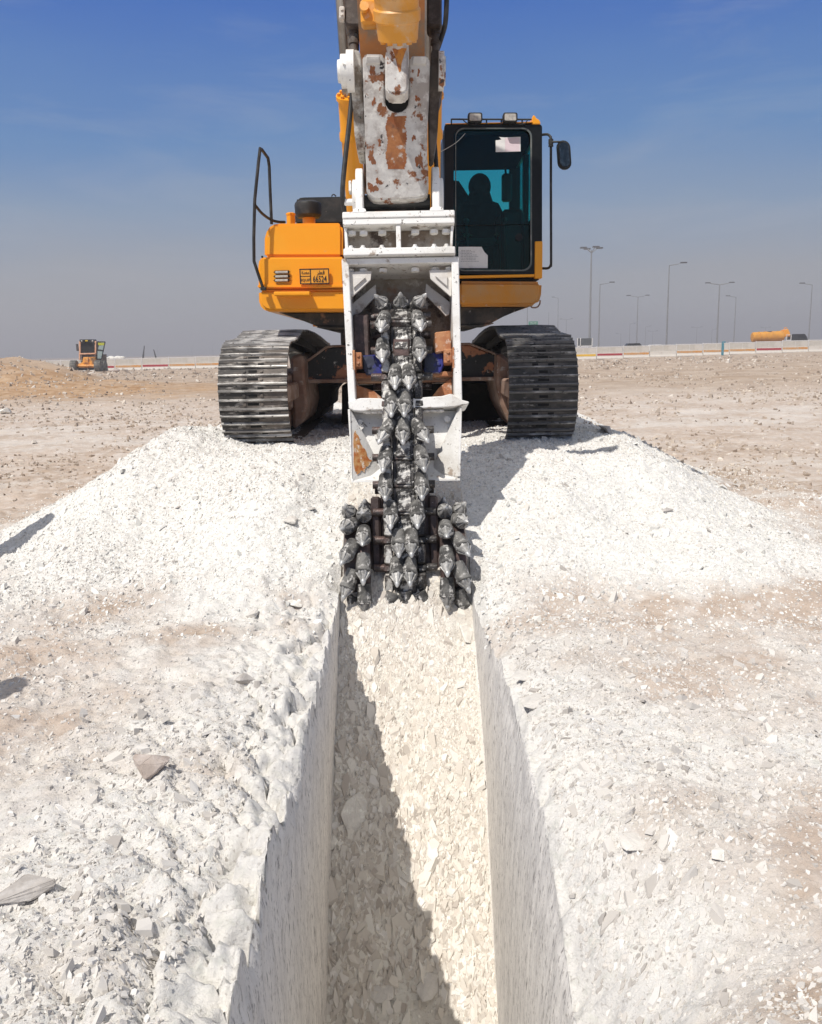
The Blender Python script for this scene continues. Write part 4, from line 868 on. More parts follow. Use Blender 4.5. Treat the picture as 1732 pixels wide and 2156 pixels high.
# top adaptor
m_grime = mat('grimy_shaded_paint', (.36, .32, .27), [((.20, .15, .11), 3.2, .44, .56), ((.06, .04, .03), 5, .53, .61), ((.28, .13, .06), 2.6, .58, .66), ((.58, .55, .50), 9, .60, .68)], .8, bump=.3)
mb = MB()
for s, (u0, u1) in enumerate(((748, 764), (910, 926))):
    x0 = q(u0, 400).x; x1 = q(u1, 400).x; z = lambda v: (1010 - v) * SC
    mb.prism([Vector((x0, y, zz)) for y, zz in ((.0, z(446)), (.0, z(390)), (.02, z(362)), (.06, z(345)), (.16, z(343)), (.26, z(352)), (.32, z(375)), (.34, z(446)))], (x1 - x0, 0, 0), .008)
    c = q(u0 + 2 if s == 0 else u1 - 2, 398, .16); e = q(737 if s == 0 else 934, 398, .16)
    mb.lathe(c, e - c, [(0, .125), (.03, .125), (.034, .118), (.034, .06)], 26)
    mb.loft([[Vector((xx, yy, z(446) + zz)) for xx, yy in ((x0 - g, -g), (x1 + g, -g), (x1 + g, .1), (x0 - g, .1))] for g, zz in ((.022, -.004), (.014, .02), (.0, .03))], smooth=False)
    if s == 0: mb.tube([q(718, 413, .10), q(748, 413, .10)], [.024, .024], 14); mb.box(q(733, 395, .05), q(738, 372, .12), .004)
    mb.build('bracket_ear', m_wht, TRE); mb = MB()
qbox(mb, 721, 957, 446, 460, -.02, .42, .006)
qbox(mb, 722, 957, 460.5, 473, -.012, .40, .004); qbox(mb, 766, 909, 436, 446, .10, .30, .004)
qpoly(mb, [(724, 473.5), (729, 473.5), (733, 524.5), (726, 524.5)], .03, .40, .002); qpoly(mb, [(955, 473.5), (950, 473.5), (948, 524.5), (953, 524.5)], .03, .40, .002)
qbox(mb, 834, 844, 473.5, 524.5, .0, .36, .004)
qbox(mb, 724, 958, 525, 540.5, -.045, .45, .006)
AD = mb.build('mounting_bracket', m_wht, TRE)
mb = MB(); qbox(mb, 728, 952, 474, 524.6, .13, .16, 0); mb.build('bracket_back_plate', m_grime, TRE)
mb = MB()
for u in (739, 764, 804, 874, 914, 940):
    hexb(mb, q(u, 479.5, .07), (0, 0, -1), .030, .026); hexb(mb, q(u, 524.8, .0), (0, 0, 1), .024, .014); mb.lathe(q(u, 521, .0), (0, 0, 1), [(0, .014), (.016, .014), (.017, .002)], 10)
for u in (733, 761, 803, 872, 915, 944): hexb(mb, q(u + 2, 558, .09), (0, 0, -1), .030, .026)
for (u, v, d) in ((758, 886, .07), (943, 882, .06), (794, 915, .085), (758, 565 + 330, .06)): hexb(mb, q(u, v, d + .03), (0, -1, 0), .024, .022)
mb.build('bolt', m_wht, AD, label='painted hexagonal bolts')
# box frame
mb = MB()
zT = (1010 - 542) * SC; zBm = (1010 - 858) * SC
for s, (ut, ub, w) in enumerate(((719, 735, 15), (966, 972, -15))):
    P = [q(ut, 543), q(ut + w, 552), q(ub + w * 1.0, 850), q(ub, 858)] if s == 0 else [q(ut, 543), q(ut + w, 552), q(ub + w, 850), q(ub + 2, 858)]
    mb.prism([Vector((p.x, 0, p.z)) for p in (P[0], q((ut), 543), P[3], P[2], P[1])] if False else [P[0], P[1], P[2], P[3]], (0, .50, 0), .006)
qpoly(mb, [(719, 542.5), (966, 542.5), (952, 555), (733, 555)], .0005, .48, .004)
FRM = mb.build('box_frame', m_wht, TRE)
mb = MB()
qpoly(mb, [(728, 548), (730, 546), (957, 546), (957, 790), (900, 790), (880, 700), (800, 700), (780, 790), (746, 790)], .40, .42, 0)
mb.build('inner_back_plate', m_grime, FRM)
mb = MB()
for f in (lambda u: u, lambda u: 2 * 842.5 - u + 1.5):
    mb = MB(); qpoly(mb, [(f(734), 566), (f(782), 565), (f(780), 584), (f(738), 622), (f(735), 622)], .05, .07, .003)
    qpoly(mb, [(f(744), 580), (f(770), 580), (f(744), 603)], .03, .05, .003)
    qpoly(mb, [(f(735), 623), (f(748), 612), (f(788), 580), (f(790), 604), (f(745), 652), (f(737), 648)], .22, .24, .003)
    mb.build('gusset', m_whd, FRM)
mb = MB()
qpoly(mb, [(740, 648), (774, 648), (776, 742), (742, 742)], .16, .38, .01)
mb.build('side_box', m_hub, FRM)
mb = MB(); qpoly(mb, [(916, 697), (950, 694), (952, 737), (918, 742)], .06, .36, .008)
mb.build('side_box', m_rust, FRM, label='orange rusted box on the cab side of the frame')
mb = MB(); qpoly(mb, [(760, 741), (806, 739), (806, 783), (770, 784), (764, 770)], .10, .36, .008)
for (u, v) in ((776, 765), (801, 764)): mb.lathe(q(u, v, .101), (0, -1, 0), [(0, .014), (.012, .014), (.013, .002)], 10)
mb.build('drive_motor', m_blue, TRE)
mb = MB(); qpoly(mb, [(893, 738), (934, 737), (936, 765), (930, 782), (893, 783)], .10, .36, .008)
for (u, v) in ((925, 762), (900, 770)): mb.lathe(q(u, v, .101), (0, -1, 0), [(0, .014), (.012, .014), (.013, .002)], 10)
mb.build('drive_motor', m_blue, TRE)
mb = MB(); qbox(mb, 746, 762, 739, 770, .02, .12, .006); qbox(mb, 741, 748, 735, 778, .0, .3, .004)
for (u, v) in ((754, 746), (754, 761)): hexb(mb, q(u, v, .02), (0, -1, 0), .012, .012)
mb.build('motor_mount', m_rust, TRE); mb = MB()
qbox(mb, 935, 953, 735, 766, .02, .12, .006); qbox(mb, 953, 960, 733, 778, .0, .3, .004)
for (u, v) in ((944, 742), (944, 758)): hexb(mb, q(u, v, .02), (0, -1, 0), .012, .012)
mb.build('motor_mount', m_rust, TRE)
mb = MB(); qbox(mb, 740, 966, 778, 788, .12, .40, .003); qpoly(mb, [(744, 800), (760, 806), (785, 815), (812, 838), (745, 842)], .16, .30, .004); qpoly(mb, [(953, 790), (925, 812), (905, 838), (956, 838)], .16, .30, .004); mb.build('inner_rail', m_rust, FRM)
# lower flange
mb = MB(); qpoly(mb, [(734, 844), (760, 838), (780, 838), (812, 840), (870, 840), (905, 838), (930, 837), (950, 832), (974, 846), (988, 850), (986, 855), (970, 857), (956, 860), (930, 861), (780, 864), (765, 866), (745, 864), (736, 858)], -.03, .36, .006)
mb.build('bottom_flange', m_wht, FRM)
mb = MB()
for u in (775, 790, 804, 898, 912, 926): mb.ball(q(u, 866, .03), .03, 6, (1.2, 1, .45))
mb.build('weld_beads', m_wht, FRM)
# skirt
mb = MB(); prof = [(.30, 858), (.14, 862), (.115, 900), (.115, 960), (.10, 985), (.06, 1000), (.0, 1010), (.0, 1014), (.10, 1013), (.30, 1005)]
L0 = [q(738, v, d) for d, v in prof]; R0_ = [q(968, v, d) for d, v in prof]
L0 = [Vector((q(738, 900).x, p.y, p.z)) for p in L0]; R0_ = [Vector((q(967, 900).x, p.y, p.z)) for p in R0_]
mb.loft([L0, R0_], smooth=False)
for f in (1, -1):
    e = (735, 860) if f > 0 else (971, 858); b2 = (744, 1010) if f > 0 else (967, 1006); tip = (803, 992) if f > 0 else (912, 990)
    mb.loft([[q(*e, .0), q(e[0] + f * 1.5, e[1], .12), q(tip[0], tip[1], .10), q(b2[0], b2[1], -.004)], [q(e[0] + f * 3, e[1], .0), q(e[0] + f * 5, e[1], .13), q(tip[0] + f * 3, tip[1], .112), q(b2[0] + f * 4, b2[1] + 2, .01)]], smooth=False)
for s, (u0, u1) in enumerate(((733, 738), (968, 973))): qpoly(mb, [(u0, 860), (u1, 860), (u1 + (5 if s == 0 else -3), 1006), (u0 + (9 if s == 0 else -4), 1006)], -.01, .34, .003)
SKT = mb.build('guard_skirt', m_wht, TRE)
mb = MB(); P = [(745, 918), (748, 905), (754, 915), (760, 932), (770, 945), (773, 958), (782, 968), (778, 978), (772, 981), (768, 992), (760, 990), (754, 998), (748, 990), (745, 960)]
def onface(u, v):   # on the left gusset face of the skirt
    A_, B_, C_ = q(735, 860, 0), q(803, 992, .10), q(744, 1010, -.004); n = (B_ - A_).cross(C_ - A_).normalized(); p = q(u, v, 0); y = A_.y - (n.x * (p.x - A_.x) + n.z * (p.z - A_.z)) / n.y; return Vector((p.x, y - .003, p.z))
rj = random.Random(9); PP = []
for k in range(len(P)):
    a_, b_ = P[k], P[(k + 1) % len(P)]
    for t in (0, .33, .66): PP.append((a_[0] + (b_[0] - a_[0]) * t + rj.uniform(-1.2, 1.2), a_[1] + (b_[1] - a_[1]) * t + rj.uniform(-1.5, 1.5)))
mb.prism([onface(u, v) for u, v in PP], (0, .004, 0)); mb.build('rust_patch', mat('fresh_rust', (.42, .13, .03), [((.55, .30, .12), 16, .45, .58), ((.72, .64, .54), 22, .56, .62)], .9, bump=.4), SKT)

# chain
T0_, B0_, rT, rB = Vector((0, .20, (1010 - 697) * SC)), Vector((0, .03, (1010 - 1218) * SC)), .155, .20
DC_ = Vector((0, .07, (1010 - 1188) * SC))
def chain_path():
    d = B0_ - T0_; ang = math.atan2(d.z, d.y); P = []
    # outer tangent on the camera side (-y)
    L = math.hypot(d.y, d.z); beta = math.asin((rB - rT) / L); dirn = Vector((0, d.y, d.z)).normalized(); nf = Vector((0, dirn.z, -dirn.y));
    if nf.y > 0: nf = -nf
    def pt(c, r, th):  # th from nf, rotating towards +dirn
        return c + (nf * math.cos(th) + dirn * math.sin(th)) * r
    for i in range(19): P.append(pt(T0_, rT, math.pi + beta + (math.pi - 2 * beta) * i / 18 ))       # back, over the top, to front
    for i in range(19): P.append(pt(B0_, rB, -beta + (math.pi + 2 * beta) * i / 18))
    return P
CP = chain_path()
fr, tot = path_frames([(p.y, p.z) for p in CP], 24, 0.0)
def frame_at(dist):
    fr, _ = path_frames([(p.y, p.z) for p in CP], 1, 0); return None
Pc = [Vector((0, p.y, p.z)) for p in CP]; Pc.append(Pc[0]); seg = [(Pc[i + 1] - Pc[i]).length for i in range(len(Pc) - 1)]; TOT = sum(seg)
def cpt(d):
    d %= TOT; j = 0
    while d > seg[j]: d -= seg[j]; j += 1
    return Pc[j].lerp(Pc[j + 1], d / seg[j])
def cfr(d):
    p = cpt(d); t = (cpt(d + .04) - cpt(d - .04)).normalized(); n = Vector((0, t.z, -t.y)); c = (T0_ + B0_) / 2
    if (p - c).dot(n) < 0: n = -n
    return p, t, n
PT = TOT / 24
# which distance has v = 800 on the front run
best = min(range(2000), key=lambda k: abs(cpt(TOT * k / 2000).z - (1010 - 800) * SC) + (10 if cpt(TOT * k / 2000).y > .12 else 0)); D0 = TOT * best / 2000
CH = bpy.data.objects.new('cutting_chain', None); S.collection.objects.link(CH); CH.empty_display_size = .1; CH.parent = TRE; WO[CH] = Vector()
mb = MB()
w = PT * .98
mb.box((-.076, -w / 2, -.035), (.076, w / 2, .022), .008)
mb.box((-.05, -w * .38, .0225), (.05, w * .40, .034), .006)
for s in (-1, 1):
    mb.box((s * .080 if s > 0 else -.142, -w * .47, -.05), (.142 if s > 0 else -.080, w * .25, .024), .010)
    mb.box((s * .086 if s > 0 else -.150, w * .26, -.05), (.150 if s > 0 else -.086, w * .53, .014), .010)
mb.cyl((-.215, w * .36, -.018), (.215, w * .36, -.018), .027, n=16)
lme = mb.mesh('chain_link', m_chain)
# pick and holder
mb = MB(); mb.lathe((0, 0, 0), (0, 0, 1), [(-.085, .030), (-.085, .041), (-.02, .046), (.012, .046), (.018, .049), (.030, .049), (.034, .045), (.034, .01)], 20); hme = mb.mesh('pick_holder', m_hold)
mb = MB(); mb.mi = 0; mb.lathe((0, 0, .034), (0, 0, 1), [(0, .036), (.008, .034), (.036, .020), (.051, .0165), (.051, .004)], 18)
for k in range(7):
    t = 2 * math.pi * k / 7; c, s = math.cos(t), math.sin(t); wv = Vector((-s, c, 0)) * .0062; rd = Vector((c, s, 0))
    mb.loft([[rd * r_ - wv * f + Vector((0, 0, z)), rd * r_ + wv * f + Vector((0, 0, z)), rd * r2 + wv * f + Vector((0, 0, z)), rd * r2 - wv * f + Vector((0, 0, z))] for z, r_, r2, f in ((.036, .020, .045, 1), (.047, .018, .041, 1.1), (.072, .012, .024, .8), (.084, .010, .0178, .55))], smooth=False)
mb.mi = 1; mb.lathe((0, 0, .083), (0, 0, 1), [(0, .0165), (.010, .0178), (.017, .015), (.034, .007), (.038, .001)], 16); pme = mb.mesh('cutting_pick', [m_pick, m_tip])
def place(me, nm, par, pos, zdir, roll=0.0):
    o = bpy.data.objects.new(nm, me); S.collection.objects.link(o); o.parent = par
    o.matrix_local = Matrix.Translation(pos) @ Matrix.Scale(1.1, 4) @ zdir.to_track_quat('Z', 'Y').to_matrix().to_4x4() @ Matrix.Rotation(roll, 4, 'Z'); return o
for k in range(24):
    p, t, n = cfr(D0 + (k + .5) * PT); o = bpy.data.objects.new('chain_link', lme); S.collection.objects.link(o); o.parent = CH
    M = Matrix((Vector((1, 0, 0)), t, Vector((1, 0, 0)).cross(t))).transposed().to_4x4()
    if M.col[2].xyz.dot(n) < 0: M = Matrix((Vector((-1, 0, 0)), t, n)).transposed().to_4x4()
    M.translation = p; o.matrix_local = M
rows = {0: [(-.046, 0), (.048, 0)], 1: [(-.075, 0), (.012, 0)], 2: [(-.115, -.40), (.0, 0), (.120, .40)], 3: [(-.125, -.10), (.125, .12)], 4: [(-.125, 0), (.122, 0)], 5: [(-.092, 0), (.088, 0)],
        6: [(-.042, 0), (.044, 0)], 7: [(-.056, 0), (.030, 0)], 8: [(-.125, -.38), (.0, 0), (.13, .42)], 9: [(-.12, -.2), (.12, .2)], -1: [(-.130, 0), (.126, 0)], -2: [(-.125, -.1), (.125, .1)], -3: [(-.12, -.5), (.0, 0), (.12, .5)]}
rr_ = random.Random(11)
for k in range(-3, 21):
    rw = rows.get(k, [(-.12, 0), (.12, 0)] if k % 2 else [(-.05, 0), (.05, 0)])
    p, t, n = cfr(D0 + k * PT)
    for x, sp in rw:
        zd = (t * .84 + n * .56 + Vector((sp * 1.15, 0, 0))).normalized(); pos = p + Vector((x, 0, 0)) + n * .070 + t * .0
        rl_ = rr_.uniform(0, 6); place(hme, 'pick_holder', CH, pos, zd, rl_); place(pme, 'cutting_pick', CH, pos, zd, rl_)
# bar inside the chain
mb = MB(); mb.box((-.06, .0, B0_.z + .1), (.06, .26, T0_.z - .05), .01); mb.cyl((-.11, T0_.y, T0_.z), (.11, T0_.y, T0_.z), rT - .05, n=24); mb.cyl((-.11, B0_.y, B0_.z), (.11, B0_.y, B0_.z), rB - .06, n=28)
mb.build('cutter_bar', m_hub, TRE)
for s in (-1, 1):
    mb = MB(); a, b = sorted((s * .165, s * .232)); mb.box((a, -.085, (1010 - 1257) * SC), (b, .30, (1010 - 1045) * SC), .015); mb.box((min(s*.14, s*.164), -.05, (1010 - 1235) * SC), (max(s*.15, s*.179), .25, (1010 - 1040) * SC), .004); mb.cyl((s * .12, DC_.y, DC_.z), (s * .30, DC_.y, DC_.z), .15, n=24)
    mb.build('drum_support', m_hub, TRE)
for s in (-1, 1):
    mb = MB(); mb.lathe((s * .238, DC_.y, DC_.z), (s, 0, 0), [(0, .08), (0, .30), (.02, .32), (.17, .31), (.18, .28), (.18, .02)], 40)
    pass
    DR = mb.build('cutter_drum', m_hub, TRE, label='side cutter drum ringed with picks'); 
    off = WO[DR]
    for ringi, (xr_, sp, ph, Rr) in enumerate(((.277, .0, 0.0, .385), (.378, .38, .5, .37))):
        for k in range(11):
            th = 2 * math.pi * (k + ph) / 11 + (.1 if s > 0 else 0); rad = Vector((0, -math.cos(th), math.sin(th))); tg = Vector((0, -math.sin(th), -math.cos(th)))
            zd = (rad * .52 + tg * .86 + Vector((s * sp, 0, 0))).normalized(); pos = DC_ + Vector((s * xr_, 0, 0)) + rad * (Rr - .005) + Vector((0, 0, 0)) - off
            rl_ = rr_.uniform(0, 6); place(hme, 'pick_holder', DR, pos, zd, rl_); place(pme, 'cutting_pick', DR, pos, zd, rl_)

# ------------------------------------------------------------------ rocks that one can pick out
def ground_hit(u, v):
    d = ray(u, v); t = 1.0
    while t < 400:
        p = CAM + d * t
        X_, Y_ = np.array([p.x - (.08 * math.exp(-max(0, p.x - XR) / .5) * float(sst(5.5, 4.3, p.y)) if p.x > XR + .08 else 0)]), np.array([p.y])
        z = floor_h(X_, Y_)[0] if XL < p.x < XR and p.y < 6.2 else ground_h(X_, Y_)[0]
        if p.z <= z: return Vector((p.x, p.y, z))
        t += max(.012, (p.z - z) * .5)
    return CAM + d * 50
def rock(u, v, wpx, hpx, col, label, flat=.35, seed=1, cat='rock', name='rock', tilt=(0, 0, 0), group='larger loose rocks'):
    p = ground_hit(u, v); dist = (p - CAM).length; sx_ = wpx / 2 / FPX * dist; sy_ = hpx / 2 / FPX * dist / max(.45, abs((p - CAM).normalized().z) + .15)
    r = random.Random(seed); bm = bmesh.new()
    for i in range(13):
        th = r.uniform(0, 6.283); c = r.uniform(-1, 1); k = r.uniform(.7, 1.1); w = (1 - abs(c) ** 5) ** .5
        bm.verts.new((sx_ * math.cos(th) * w * k, sy_ * math.sin(th) * w * k, c * flat * min(sx_, sy_) * k))
    h = bmesh.ops.convex_hull(bm, input=bm.verts); bmesh.ops.delete(bm, geom=[g for g in h['geom_interior'] if isinstance(g, bmesh.types.BMVert)], context='VERTS')
    bmesh.ops.bevel(bm, geom=list(bm.edges), offset=min(sx_, sy_) * .035, segments=1, affect='EDGES')
    bmesh.ops.triangulate(bm, faces=bm.faces); bmesh.ops.subdivide_edges(bm, edges=bm.edges, cuts=2, use_grid_fill=True)
    for vv in bm.verts:
        n = Vector((r.uniform(-1, 1), r.uniform(-1, 1), r.uniform(-1, 1))) * min(sx_, sy_) * .018; vv.co += n
    me = bpy.data.meshes.new(name); bm.to_mesh(me); bm.free(); me.materials.append(col)
    o = bpy.data.objects.new(name, me); S.collection.objects.link(o); o.location = p + Vector((0, 0, flat * min(sx_, sy_) * (.45 if flat > .3 else .1))); o.rotation_euler = tilt
    return tag(o, label, cat, group)
mR = lambda n, c, c2: mat(n, c, [(c2, 9, .42, .6), (tuple(min(.9, x * 1.25) for x in c), 22, .55, .68)], .9, bump=.6, bscale=45)
r_gr = mR('grey_rock', (.38, .35, .32), (.52, .49, .46)); r_br = mR('brown_grey_rock', (.36, .30, .26), (.50, .44, .40)); r_wh = mR('white_rock', (.74, .71, .65), (.62, .59, .54)); r_pk = mR('pale_slab', (.58, .55, .51), (.66, .63, .58))
rock(318, 1622, 78, 46, r_br, 'brown-grey angular rock lying alone on the chalk left of the trench', .55, 3, tilt=(.1, .15, -.3))
rock(42, 1882, 145, 62, r_gr, 'largest flat grey rock at the left border of the picture', .35, 4, tilt=(.05, -.1, .35))
rock(515, 1440, 46, 14, r_gr, 'thin grey slab standing on edge near the left trench lip', .8, 5, tilt=(.5, .3, .7))
rock(1337, 1773, 80, 40, r_pk, 'flat grey-white slab on the pebbly ground right of the trench', .22, 6, tilt=(.06, .03, .2))
rock(1513, 1806, 34, 26, r_wh, 'small bright white stone right of the flat slab', .5, 7)
rock(752, 1722, 62, 84, r_wh, 'pale egg-shaped boulder in the shaded side of the trench bottom', .45, 8, tilt=(.75, .0, .2))
rock(984, 1333, 44, 34, r_wh, 'white stone against the right trench wall just below the picks', .6, 9, tilt=(.5, 0, 0))
rock(1133, 1480, 96, 38, r_pk, 'long flat plate of chalk on the right trench lip', .22, 10, tilt=(-.04, .0, .35))
rock(1108, 1428, 66, 34, r_pk, 'rounded flat plate beside the right trench lip, behind the longer plate', .22, 12, tilt=(-.04, .0, .3))
rock(532, 1300, 34, 18, r_pk, 'small chunk with a dark hollow on the left bank', .7, 13)
rock(612, 1272, 60, 16, r_wh, 'long white slab at the top corner of the left trench lip', .3, 14, tilt=(.1, .25, -.35))
rock(696, 1978, 24, 20, r_wh, 'small round stone at the foot of the left trench wall', .7, 15, tilt=(.5, 0, 0))
rock(700, 1776, 30, 26, r_wh, 'stone wedged between the left wall and the egg-shaped boulder', .6, 16, tilt=(.5, 0, 0))
rock(858, 1850, 22, 36, r_wh, 'upright white stone at the edge of the shadow on the trench bottom', .5, 17, tilt=(.7, 0, 0))
rock(900, 2085, 46, 46, r_pk, 'large rounded stone near the bottom of the picture in the trench', .5, 18, tilt=(.7, 0, 0))
rock(805, 2100, 52, 34, r_pk, 'flat stone half sunk in the trench rubble left of the rounded stone', .35, 19, tilt=(.7, 0, 0))
rock(826, 1990, 30, 30, r_pk, 'lone flat stone in the middle of the shaded trench rubble', .3, 25, tilt=(.7, 0, 0))
rock(610, 1098, 36, 20, r_pk, 'pale slab halfway up the left spoil bank', .3, 20, tilt=(.3, .1, 0))
rock(375, 1072, 12, 7, r_gr, 'small dark stone on the slope of the left spoil heap', .6, 21)
rock(1405, 1078, 26, 8, r_gr, 'thin grey flake lying on the right spoil bank', .5, 22)
rock(12, 870, 22, 14, r_wh, 'whitish stone at the left border of the far plain', .7, 23)
rock(1275, 912, 30, 22, r_gr, 'grey block poking from the spoil beside the cab-side track', .8, 24)

# ------------------------------------------------------------------ far side of the site: barriers, lamps, vehicles
m_bar = mat('pale_barrier_plastic', (.62, .58, .52), [((.50, .45, .39), 1.5, .5, .7)], .7)
m_panel = mat('dusty_mesh_panel', (.60, .565, .51), [((.52, .49, .43), .8, .45, .6)], .8)
m_rail = mat('white_rail_paint', (.72, .71, .69), [], .5)
stripes = {'red': mat('red_stripe', (.38, .02, .03), [], .6), 'orange': mat('orange_stripe', (.62, .27, .05), [((.55, .36, .20), 1, .45, .6)], .6), 'yellow': mat('yellow_stripe', (.75, .45, .02), [], .6), 'none': m_bar}
def barrier(col, half=False):
    p = thing('road_barrier', (0, 0, 0), '', 'barrier', 'barriers along the far edge of the site'); w = 2.1
    mb = MB(); mb.prism([Vector((-w + .03, y, z)) for y, z in ((-.3, 0), (-.3, .18), (-.14, .35), (-.10, .88), (.10, .88), (.14, .35), (.3, .18), (.3, 0))], (2 * w - .06, 0, 0), .02); mb.build('base', m_bar, p)
    if col != 'none':
        mb = MB(); mb.box((-w + .12, -.135, .52), (w - .12, -.106, .84)); mb.build('stripe', stripes[col], p)
    mb = MB(); mb.box((-w + .08, -.015, .885), (w - .08, .015, 1.80)); mb.build('mesh_panel', m_panel, p)
    mb = MB(); mb.box((-w - .045, -.04, .885), (-w + .045, .04, 1.98)); mb.box((-w + .046, -.03, 1.81), (w - .046, .03, 1.90)); mb.box((-.02, -.03, .885), (.02, -.016, 1.805)); mb.build('rail_frame', m_rail, p)
    return p
protos = {}
segs = []
x = -78.0
order_l = ['orange', 'red', 'orange', 'red', 'none', 'red', 'orange', 'red', 'orange', 'red', 'orange']
order_r = ['yellow', 'red', 'orange', 'none', 'orange', 'orange', 'orange', 'red', 'orange', 'none', 'red', 'red', 'red', 'red', 'orange']
k = 0
while x < 80:
    if x < -20: col = order_l[k % len(order_l)]
    elif x < 24: col = ('orange', 'red')[k % 2]
    else: col = order_r[int((x - 24) / 4.22) % len(order_r)]
    segs.append((x, col)); x += 4.22; k += 1
ORD = ['first', 'second', 'third', 'fourth', 'fifth', 'sixth', 'seventh', 'eighth', 'ninth', 'tenth', 'eleventh', 'twelfth', 'thirteenth', 'fourteenth', 'fifteenth', 'sixteenth'] + ['far'] * 30
for i, (x, col) in enumerate(segs):
    if -22 < x < 22: continue                      # wholly behind the excavator
    if col not in protos: protos[col] = barrier(col); o = protos[col]
    else: o = copy_tree(protos[col])
    Y = 134 + .03 * x + (3 if x < 0 else 0); z = float(base_h(np.array([x]), np.array([Y]))[0])
    o.location = (x, Y, z); o.rotation_euler.z = .03
    word = {'red': 'with a dark red stripe', 'orange': 'with a faded orange stripe', 'yellow': 'with a bright yellow stripe', 'none': 'without any stripe'}[col]
    o['label'] = 'pale barrier ' + word + (', ' + ORD[i] + ' from the left border, by the grader' if x < 0 else ', ' + ORD[len(segs) - 1 - i] + ' from the right end, below the street lamps')
m_pole = mat('galvanised_pole', (.20, .205, .21), [], .6)
m_lum = mat('luminaire_grey', (.07, .07, .075), [], .5)
def lamp(u, vt, Y, arms, label, arm=3.0, r=.16, group=None, cat='street lamp'):
    t = at(u, vt, Y); z0 = float(base_h(np.array([t.x]), np.array([Y * 1.0]))[0]) - .2; o = thing('street_lamp', (t.x, Y, z0), label, cat, group)
    mb = MB(); mb.tube([(t.x, Y, z0), (t.x, Y, t.z)], [r, r * .5], 8); mb.build('pole', m_pole, o)
    for a in arms:
        e = Vector((t.x + a * arm, Y, t.z + .35)); mb = MB(); mb.tube([(t.x, Y, t.z - .05), (t.x + a * arm * .8, Y, t.z + .2), e], [r * .45, r * .35, r * .3], 6); mb.build('arm', m_pole, o)
        mb = MB(); mb.box((e.x - .2 if a > 0 else e.x - .9, Y - .2, e.z - .06), (e.x + .9 if a > 0 else e.x + .2, Y + .2, e.z + .14), .04); mb.build('luminaire', m_lum, o)
    return o
o = lamp(1246, 527, 205, (), 'tallest lighting mast with four lamp heads near the dark board', r=.30)
for a in range(4):
    t = at(1246, 527, 205); ax_, ay_ = math.cos(a * 1.57 + .3), math.sin(a * 1.57 + .3); mb = MB(); mb.tube([t - Vector((0, 0, .6)), t + Vector((ax_ * 1.6, ay_ * 1.6, .5))], .09, 6); mb.build('arm', m_pole, o)
    mb = MB(); c = t + Vector((ax_ * 2.1, ay_ * 2.1, .55)); mb.box(c - Vector((.75, .5, .16)), c + Vector((.75, .5, .16)), .05); mb.build('luminaire', m_lum, o)
lamp(1264, 598.5, 185, (1,), 'single-arm street lamp just right of the tallest lighting mast', 2.2)
lamp(1344, 625, 225, (1, -1), 'lower of the two double-arm street lamps, above the black car roof', 2.1)
lamp(1410, 558.5, 145, (1,), 'tallest single-arm street lamp, its arm pointing right', 2.0, r=.15)
lamp(1516, 599, 185, (1, -1), 'taller double-arm street lamp beside the blue gate post', 2.2, r=.2)
lamp(1550.5, 625.5, 235, (-1,), 'single-arm street lamp just right of the blue gate post, arm pointing left', 1.9)
lamp(1711, 599.5, 190, (-1,), 'street lamp near the right border behind the water truck cab', 1.9)
lamp(1111, 648, 300, (), 'plain thin pole rising behind the green road sign', r=.22)
lamp(1176, 627.5, 330, (-1,), 'street lamp standing above the track below the cab', 1.6)
FL = 'faint far-off street lamp standing in the haze behind the barriers'
for (u, v, Y, arms) in ((1193, 673, 420, (1, -1)), (1308, 703, 520, (-1,)), (1327, 682, 460, (1,)), (1360, 688, 480, (1,)), (1375, 698, 520, (1, -1)), (1468, 690, 470, (1, -1)), (1500, 694, 520, (1,)), (1613, 690, 520, (1, -1)), (1156, 656, 430, ()),
                     (18, 738, 900, (1,)), (64, 737, 900, (1,)), (109, 736, 880, (1,)), (267, 734, 900, (1,)), (299, 733, 900, (1,)), (332, 729, 850, (1,)), (404, 728, 850, (1,)), (448, 725, 850, (1,))):
    lamp(u, v, Y, arms, FL, 2.2 if Y < 600 else 1.2, .16 if Y < 600 else .14, 'far-off street lamps in the haze')
# thin leaning poles behind the left barriers
for (u0, v0, u1, v1, lb) in ((301.5, 757, 304.5, 728, 'nearly upright thin dark crane jib behind the left barriers'), (333, 757, 324, 736, 'slanting thin dark crane jib right of the upright one')):
    mb = MB(); a, b = at(u0, v0 + 8, 160), at(u1, v1, 160); mb.tube([a, b], [.16, .09], 6); mb.tube([a - Vector((.25, 0, 0)), b], [.07, .05], 5); o = mb.build('crane_jib', m_lum); tag(o, lb, 'crane')
# white sacks behind the left barrier
mb = MB(); rj = random.Random(4)
for i in range(9): c = at(219 + i * 4.6, 757 - rj.uniform(0, 2), 150); mb.ball((c.x, c.y + rj.uniform(0, 2), c.z + .1), .75 * rj.uniform(.6, 1), 5, (1, .8, .55))
o = mb.build('debris_heap', r_wh); tag(o, 'low heap of white debris showing above the barriers beside the grader', 'debris')
